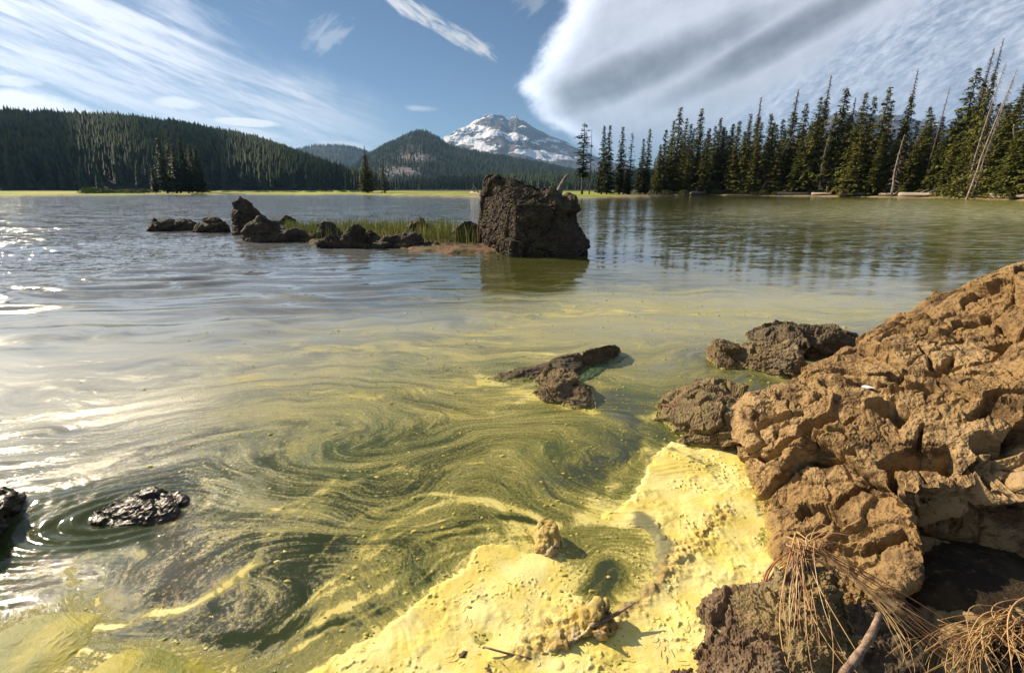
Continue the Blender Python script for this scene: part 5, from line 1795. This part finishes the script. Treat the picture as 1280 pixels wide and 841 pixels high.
# group of conifers on the left shore, and the pair right of it
for i, (x, y, k, ws, e, lab) in enumerate([
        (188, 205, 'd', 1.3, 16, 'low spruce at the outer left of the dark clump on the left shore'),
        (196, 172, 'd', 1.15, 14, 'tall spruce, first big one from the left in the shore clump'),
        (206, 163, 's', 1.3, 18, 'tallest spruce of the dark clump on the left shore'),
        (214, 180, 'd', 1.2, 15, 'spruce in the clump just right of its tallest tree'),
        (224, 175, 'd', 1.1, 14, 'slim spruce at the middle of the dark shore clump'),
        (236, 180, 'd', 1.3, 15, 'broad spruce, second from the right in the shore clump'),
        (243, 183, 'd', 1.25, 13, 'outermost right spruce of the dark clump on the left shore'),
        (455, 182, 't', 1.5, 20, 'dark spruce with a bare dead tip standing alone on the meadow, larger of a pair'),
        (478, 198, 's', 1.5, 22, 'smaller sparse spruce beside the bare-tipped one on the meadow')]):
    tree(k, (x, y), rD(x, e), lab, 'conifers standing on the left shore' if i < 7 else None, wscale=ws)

# loose trees at the left end of the right shore
for (x, y, k, ws, e, lab) in [
        (731, 153, 'p', 1.35, 22, 'tall pine with round separate tufts on a bare trunk'),
        (740, 160, 'y', 0.8, 22, 'thin dead trunk right beside the tufted pine'),
        (756, 157, 'd', 0.95, 24, 'dark spruce, left one of the close pair next to the tufted pine'),
        (763, 156, 'd', 0.95, 20, 'dark spruce, right one of the close pair next to the tufted pine'),
        (779, 158, 'd', 1.0, 22, 'single dark spruce between the close pair and the sparse one'),
        (783, 182, 'y', 0.8, 20, 'short thin dead stem behind the single dark spruce'),
        (791, 165, 's', 1.15, 20, 'sparse open-branched spruce between the loose trees'),
        (786, 210, 'd', 1.6, 18, 'low young spruce at the foot of the sparse one'),
        (805, 173, 'd', 1.0, 22, 'short dark spruce before the slender spire'),
        (813, 160, 'n', 1.0, 20, 'slender spire-shaped spruce just before the solid wood begins')]:
    tree(k, (x, y), rD(x, e), lab, wscale=ws)

front = [(826, 180, 'a', 1.0), (833, 161, 'a', 1.1), (843, 150, 'a', .9), (851, 134, 'n', 1.2), (859, 147, 'a', .9), (878, 135, 'n', 1.15), (886, 163, 'a', 1.1), (902, 146, 'a', 1.0), (906, 158, 'a', 1.2), (916, 155, 'a', 1.0),
         (925, 150, 'n', 1.2), (932, 165, 'a', 1.2), (939, 142, 'n', 1.1), (952, 121, 't', 1.0), (953, 152, 'w', .9), (965, 141, 'n', 1.1), (968, 152, 'a', 1.0), (980, 148, 'n', 1.2), (998, 112, 't', 1.15), (1009, 129, 'n', 1.1),
         (1016, 150, 'a', 1.0), (1027, 120, 'a', 1.0), (1039, 94, 't', .9), (1045, 140, 'a', 1.0), (1059, 109, 'n', 1.3), (1070, 122, 't', 1.0), (1084, 114, 'w', .8), (1095, 119, 'a', .9), (1113, 107, 'a', 1.0), (1117, 124, 'a', 1.0),
         (1128, 160, 'w', .8), (1148, 86, 't', .75), (1164, 132, 'w', .9), (1167, 142, 'a', 1.0), (1180, 165, 'w', .8), (1195, 172, 'a', 1.0), (1224, 84, 'w', .95), (1243, 60, 't', .7), (1255, 48, 't', .55), (1262, 130, 'w', .8), (1285, 100, 'w', 1.0), (1310, 105, 'w', 1.0), (1345, 90, 'w', 1.0)]
KD = {'a': 'green spruce', 'n': 'narrow spire-like spruce', 'w': 'broad full spruce', 't': 'spruce with a bare dead top'}
rng2 = random.Random(11)
places = ['in the gap-free wood near its left end', 'left of the leaning white log', 'behind the leaning white log', 'at the middle of the right shore', 'near the bleached snag', 'towards the right edge of the wood']
byk = {}
for i, (x, y, k, ws) in enumerate(front):
    byk.setdefault(k, []).append(i)
ORD = ['first', 'second', 'third', 'fourth', 'fifth', 'sixth', 'seventh', 'eighth', 'ninth', 'tenth', 'eleventh', 'twelfth', 'thirteenth', 'fourteenth', 'fifteenth', 'sixteenth', 'seventeenth', 'eighteenth', 'nineteenth', 'twentieth']
for i, (x, y, k, ws) in enumerate(front):
    if (x, y) == (1224, 84):
        lab = 'broadest tall green spruce rising near the right edge, beside leaning dead tops'
    elif (x, y) == (1255, 48):
        lab = 'tallest dead-topped spruce of all, its thin dark tip reaching highest'
    elif (x, y) == (851, 134):
        lab = 'tall spire-like spruce at the peak of the first cluster of the wood'
    elif (x, y) == (1148, 86):
        lab = 'spruce whose long bare crooked top rises straight behind the bleached snag'
    else:
        lab = '%s %s from the left in the right shore front row' % (ORD[byk[k].index(i)], KD[k])
    tree(k, (x, y), rD(x, rng2.uniform(5, 14)), lab, 'spruces in the front row of the right shore', wscale=ws, skirts=(i % 3 == 0))
# lower spruces skirting the water, then the rank behind
LOWF = [(862, 185), (893, 180), (947, 178), (975, 175), (1003, 170), (1034, 165), (1052, 172), (1078, 160), (1104, 168), (1146, 178), (1208, 178), (1238, 165), (1275, 160)]
for i, (x, y) in enumerate(LOWF):
    tree('w' if i % 2 else 'a', (x, y), rD(x, rng2.uniform(2.5, 6)), '%s low young spruce from the left, at the water edge before the taller row' % ORD[i], 'low young spruces along the right shore', wscale=1.1)
for i in range(84):
    x = 822 + i * 6.1 + rng2.uniform(-3, 3)
    yy = np.interp(x, [820, 860, 960, 1060, 1160, 1230, 1340], [185, 160, 160, 145, 155, 130, 120]) + rng2.uniform(-6, 24)
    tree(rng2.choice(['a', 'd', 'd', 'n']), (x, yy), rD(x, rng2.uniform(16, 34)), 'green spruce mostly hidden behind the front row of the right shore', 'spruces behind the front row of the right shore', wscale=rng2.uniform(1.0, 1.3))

# dead standing trees on the right shore
for (x, y, k, ws, e, lab, lean) in [
        (1036, 170, 'x', 1.3, 4, 'pale dead tree with drooping twigs, furthest left of the bleached ones', (0, 0)),
        (1131, 168, 'x', 1.6, 1.5, 'bleached snag with stubby branches standing at the very shoreline', (0.0, 0)),
        (1188, 108, 'y', 0.8, 12, 'thin bare dead spruce alone in the sky gap near the right', (0.03, 0)),
        (1258, 76, 'x', 0.55, 9, 'first of three leaning grey dead trunks by the broad spruce', (0.05, 0)),
        (1273, 83, 'x', 0.65, 7, 'thickest middle one of three leaning grey dead trunks', (0.13, 0)),
        (1268, 96, 'x', 0.5, 8, 'shortest of three leaning grey dead trunks by the broad spruce', (0.09, 0))]:
    tree(k, (x, y), rD(x, e), lab, wscale=ws, lean=lean)


def log(label, p0, p1, r, stubs=2, seed=0, mat=DEAD, name='driftwood_log', category='log'):
    g = random.Random(seed)
    p0, p1 = Vector(p0), Vector(p1)
    mb = MB()
    n = 8
    d = (p1 - p0)
    side = d.cross(Vector((0, 0, 1))).normalized()
    pts = [d * (i / n) + side * math.sin(i * 0.9 + seed) * r * 0.4 for i in range(n + 1)]
    mb.tube(pts, [r * (1 - 0.55 * i / n) * (1 + 0.08 * math.sin(i * 2.1)) for i in range(n + 1)], 9)
    o = obj(name, mb.mesh(name, mat), loc=p0)
    for k in range(stubs):
        i = g.randint(2, n - 1)
        v = side * g.choice((-1, 1)) * r * g.uniform(2, 5) + Vector((0, 0, r * g.uniform(2, 6))) + d.normalized() * r * 2
        obj('branch_stub', MB().tube([pts[i], pts[i] + v * .6, pts[i] + v], [r * .3, r * .22, r * .08], 5).mesh('branch_stub', mat), o)
    return things(o, label, category)


def GP(x, y, e, z=0.35):
    a = RAD(azel(x, 240)[0]); D_ = rD(x, e)
    return Vector((math.sin(a) * D_, math.cos(a) * D_, z))


log('leaning white dead trunk resting against the spruces left of centre of the wood', GP(949, 240, 4, 0.3), at(993, 166, GP(993, 240, 8).y), 0.22, 3, 1, name='leaning_trunk', category='dead tree')
log('short leaning grey dead trunk near the right end of the wood', GP(1256, 240, 5, 5), at(1268, 156, GP(1268, 240, 6).y), 0.16, 1, 2, name='leaning_trunk', category='dead tree')
for (xa, ea, xb, eb, r, lab, sd_) in [
        (864, 2, 884, 3, 0.35, 'short pale driftwood log where the right shore meadow ends', 3), (972, 1.5, 1012, 2.5, 0.32, 'long pale driftwood log at the waterline before the middle of the wood', 4),
        (1015, 2.0, 1040, 1.5, 0.25, 'thin driftwood log right of the long pale one', 5), (1050, 1.2, 1088, 2.2, 0.33, 'pale driftwood log under the dense spruces past the middle', 6),
        (1126, 0.8, 1168, 1.5, 0.36, 'bright pale driftwood log lying at the foot of the bleached snag', 7), (1100, 2.0, 1122, 1.0, 0.2, 'small grey driftwood log just left of the bleached snag', 8),
        (1240, 1.2, 1300, 2.4, 0.34, 'grey driftwood log sloping out at the far right shore', 9), (1246, 4, 1275, 4, 0.2, 'thin pale log propped above the sloping one at the right', 10)]:
    log(lab, GP(xa, 240, ea, 0.45 if sd_ != 10 else 1.4), GP(xb, 240, eb, 0.55 if sd_ != 10 else 1.6), r, 2, sd_)
log('pale driftwood log on the sandbar left of the big rock', GP(589, 240, 30, 0.45), GP(604, 240, 24, 0.35), 0.42, 2, 12)

# ---- shrubs on the shores
def shrub_mesh(name, seed, mat, n=900, flat=0.6):
    g = np.random.RandomState(seed)
    a = g.uniform(0, 6.283, n); u = g.uniform(0, 1, n) ** 0.5; z = g.uniform(0, 1, n)
    rr_ = u * (1 - z ** 2 * 0.75)
    c = np.stack([np.cos(a) * rr_, np.sin(a) * rr_, z * flat], 1)
    d = g.normal(0, 1, (n, 3)); d /= np.linalg.norm(d, axis=1)[:, None]
    e = np.cross(d, g.normal(0, 1, (n, 3))); e /= np.linalg.norm(e, axis=1)[:, None]
    s_ = g.uniform(0.05, 0.12, n)[:, None]
    V = np.stack([c, c + d * s_ * .6 + e * s_ * .4, c + d * s_ * 1.3, c + d * s_ * .6 - e * s_ * .4], 1).reshape(-1, 3)
    return mesh_np(name, V, np.arange(n * 4).reshape(-1, 4), mat, smooth=False)


GLEAF = needle_mat('willow_leaves', (0.10, 0.17, 0.03), (0.17, 0.24, 0.04), (0.24, 0.28, 0.06))
YLEAF = needle_mat('shore_brush_leaves', (0.09, 0.10, 0.02), (0.15, 0.15, 0.03), (0.22, 0.17, 0.05))
sh = [shrub_mesh('foliage', s, GLEAF) for s in range(3)]
sh2 = [shrub_mesh('foliage', 5 + s, YLEAF, 1200, 0.8) for s in range(2)]
stems = MB()
for k in range(7):
    a = k * 0.9
    stems.tube([(0, 0, -0.05), (math.cos(a) * .15, math.sin(a) * .15, .2), (math.cos(a) * .45, math.sin(a) * .45, .45)], [.03, .02, .008], 4)
stems = stems.mesh('stems', BARK)


def shrub(me, P_, w, h_, label, group=None):
    o = things(obj('shrub', None, loc=P_, scale=(w, w, h_), rot=(0, 0, P_.x)), label, 'shrub', group)
    obj('foliage', me, o); obj('stems', stems, o, kind='stuff')
    return o


rng3 = random.Random(5)
for i in range(17):
    x = 107 + i * 4.8
    shrub(sh[i % 3], GP(x, 240, 12 + rng3.uniform(0, 5), 0.35), rng3.uniform(1.3, 2.0), rng3.uniform(1.1, 1.8) * (1.2 if i < 5 else 1.0), 'bright green willow bush in the row along the left shore', 'bright green bushes along the left shore')
for i in range(26):
    x = 255 + i * 8 + rng3.uniform(-3, 3)
    shrub(sh[i % 3], GP(x, 240, 30 + rng3.uniform(0, 30), 0.45), rng3.uniform(0.8, 1.8), rng3.uniform(0.5, 1.1), 'small green bush scattered on the meadow before the dark hill', 'small bushes on the meadow')
for i in range(44):
    x = 830 + i * 11 + rng3.uniform(-5, 5)
    shrub(sh2[i % 2], GP(x, 240, 2.5 + rng3.uniform(0, 3), 0.3), rng3.uniform(0.8, 1.6), rng3.uniform(0.5, 1.3), 'low olive bush on the bank below the spruces of the right shore', 'low bushes on the right bank')
shrub(sh2[0], GP(1215, 240, 3, 0.3), 4.0, 3.4, 'large yellow-green bush at the bank under the broadest tall spruce')
shrub(sh2[1], GP(1192, 240, 4, 0.3), 2.6, 2.2, 'rounded yellow-green bush left of the large one on the bank')
# far boulder dome by the tufted pine
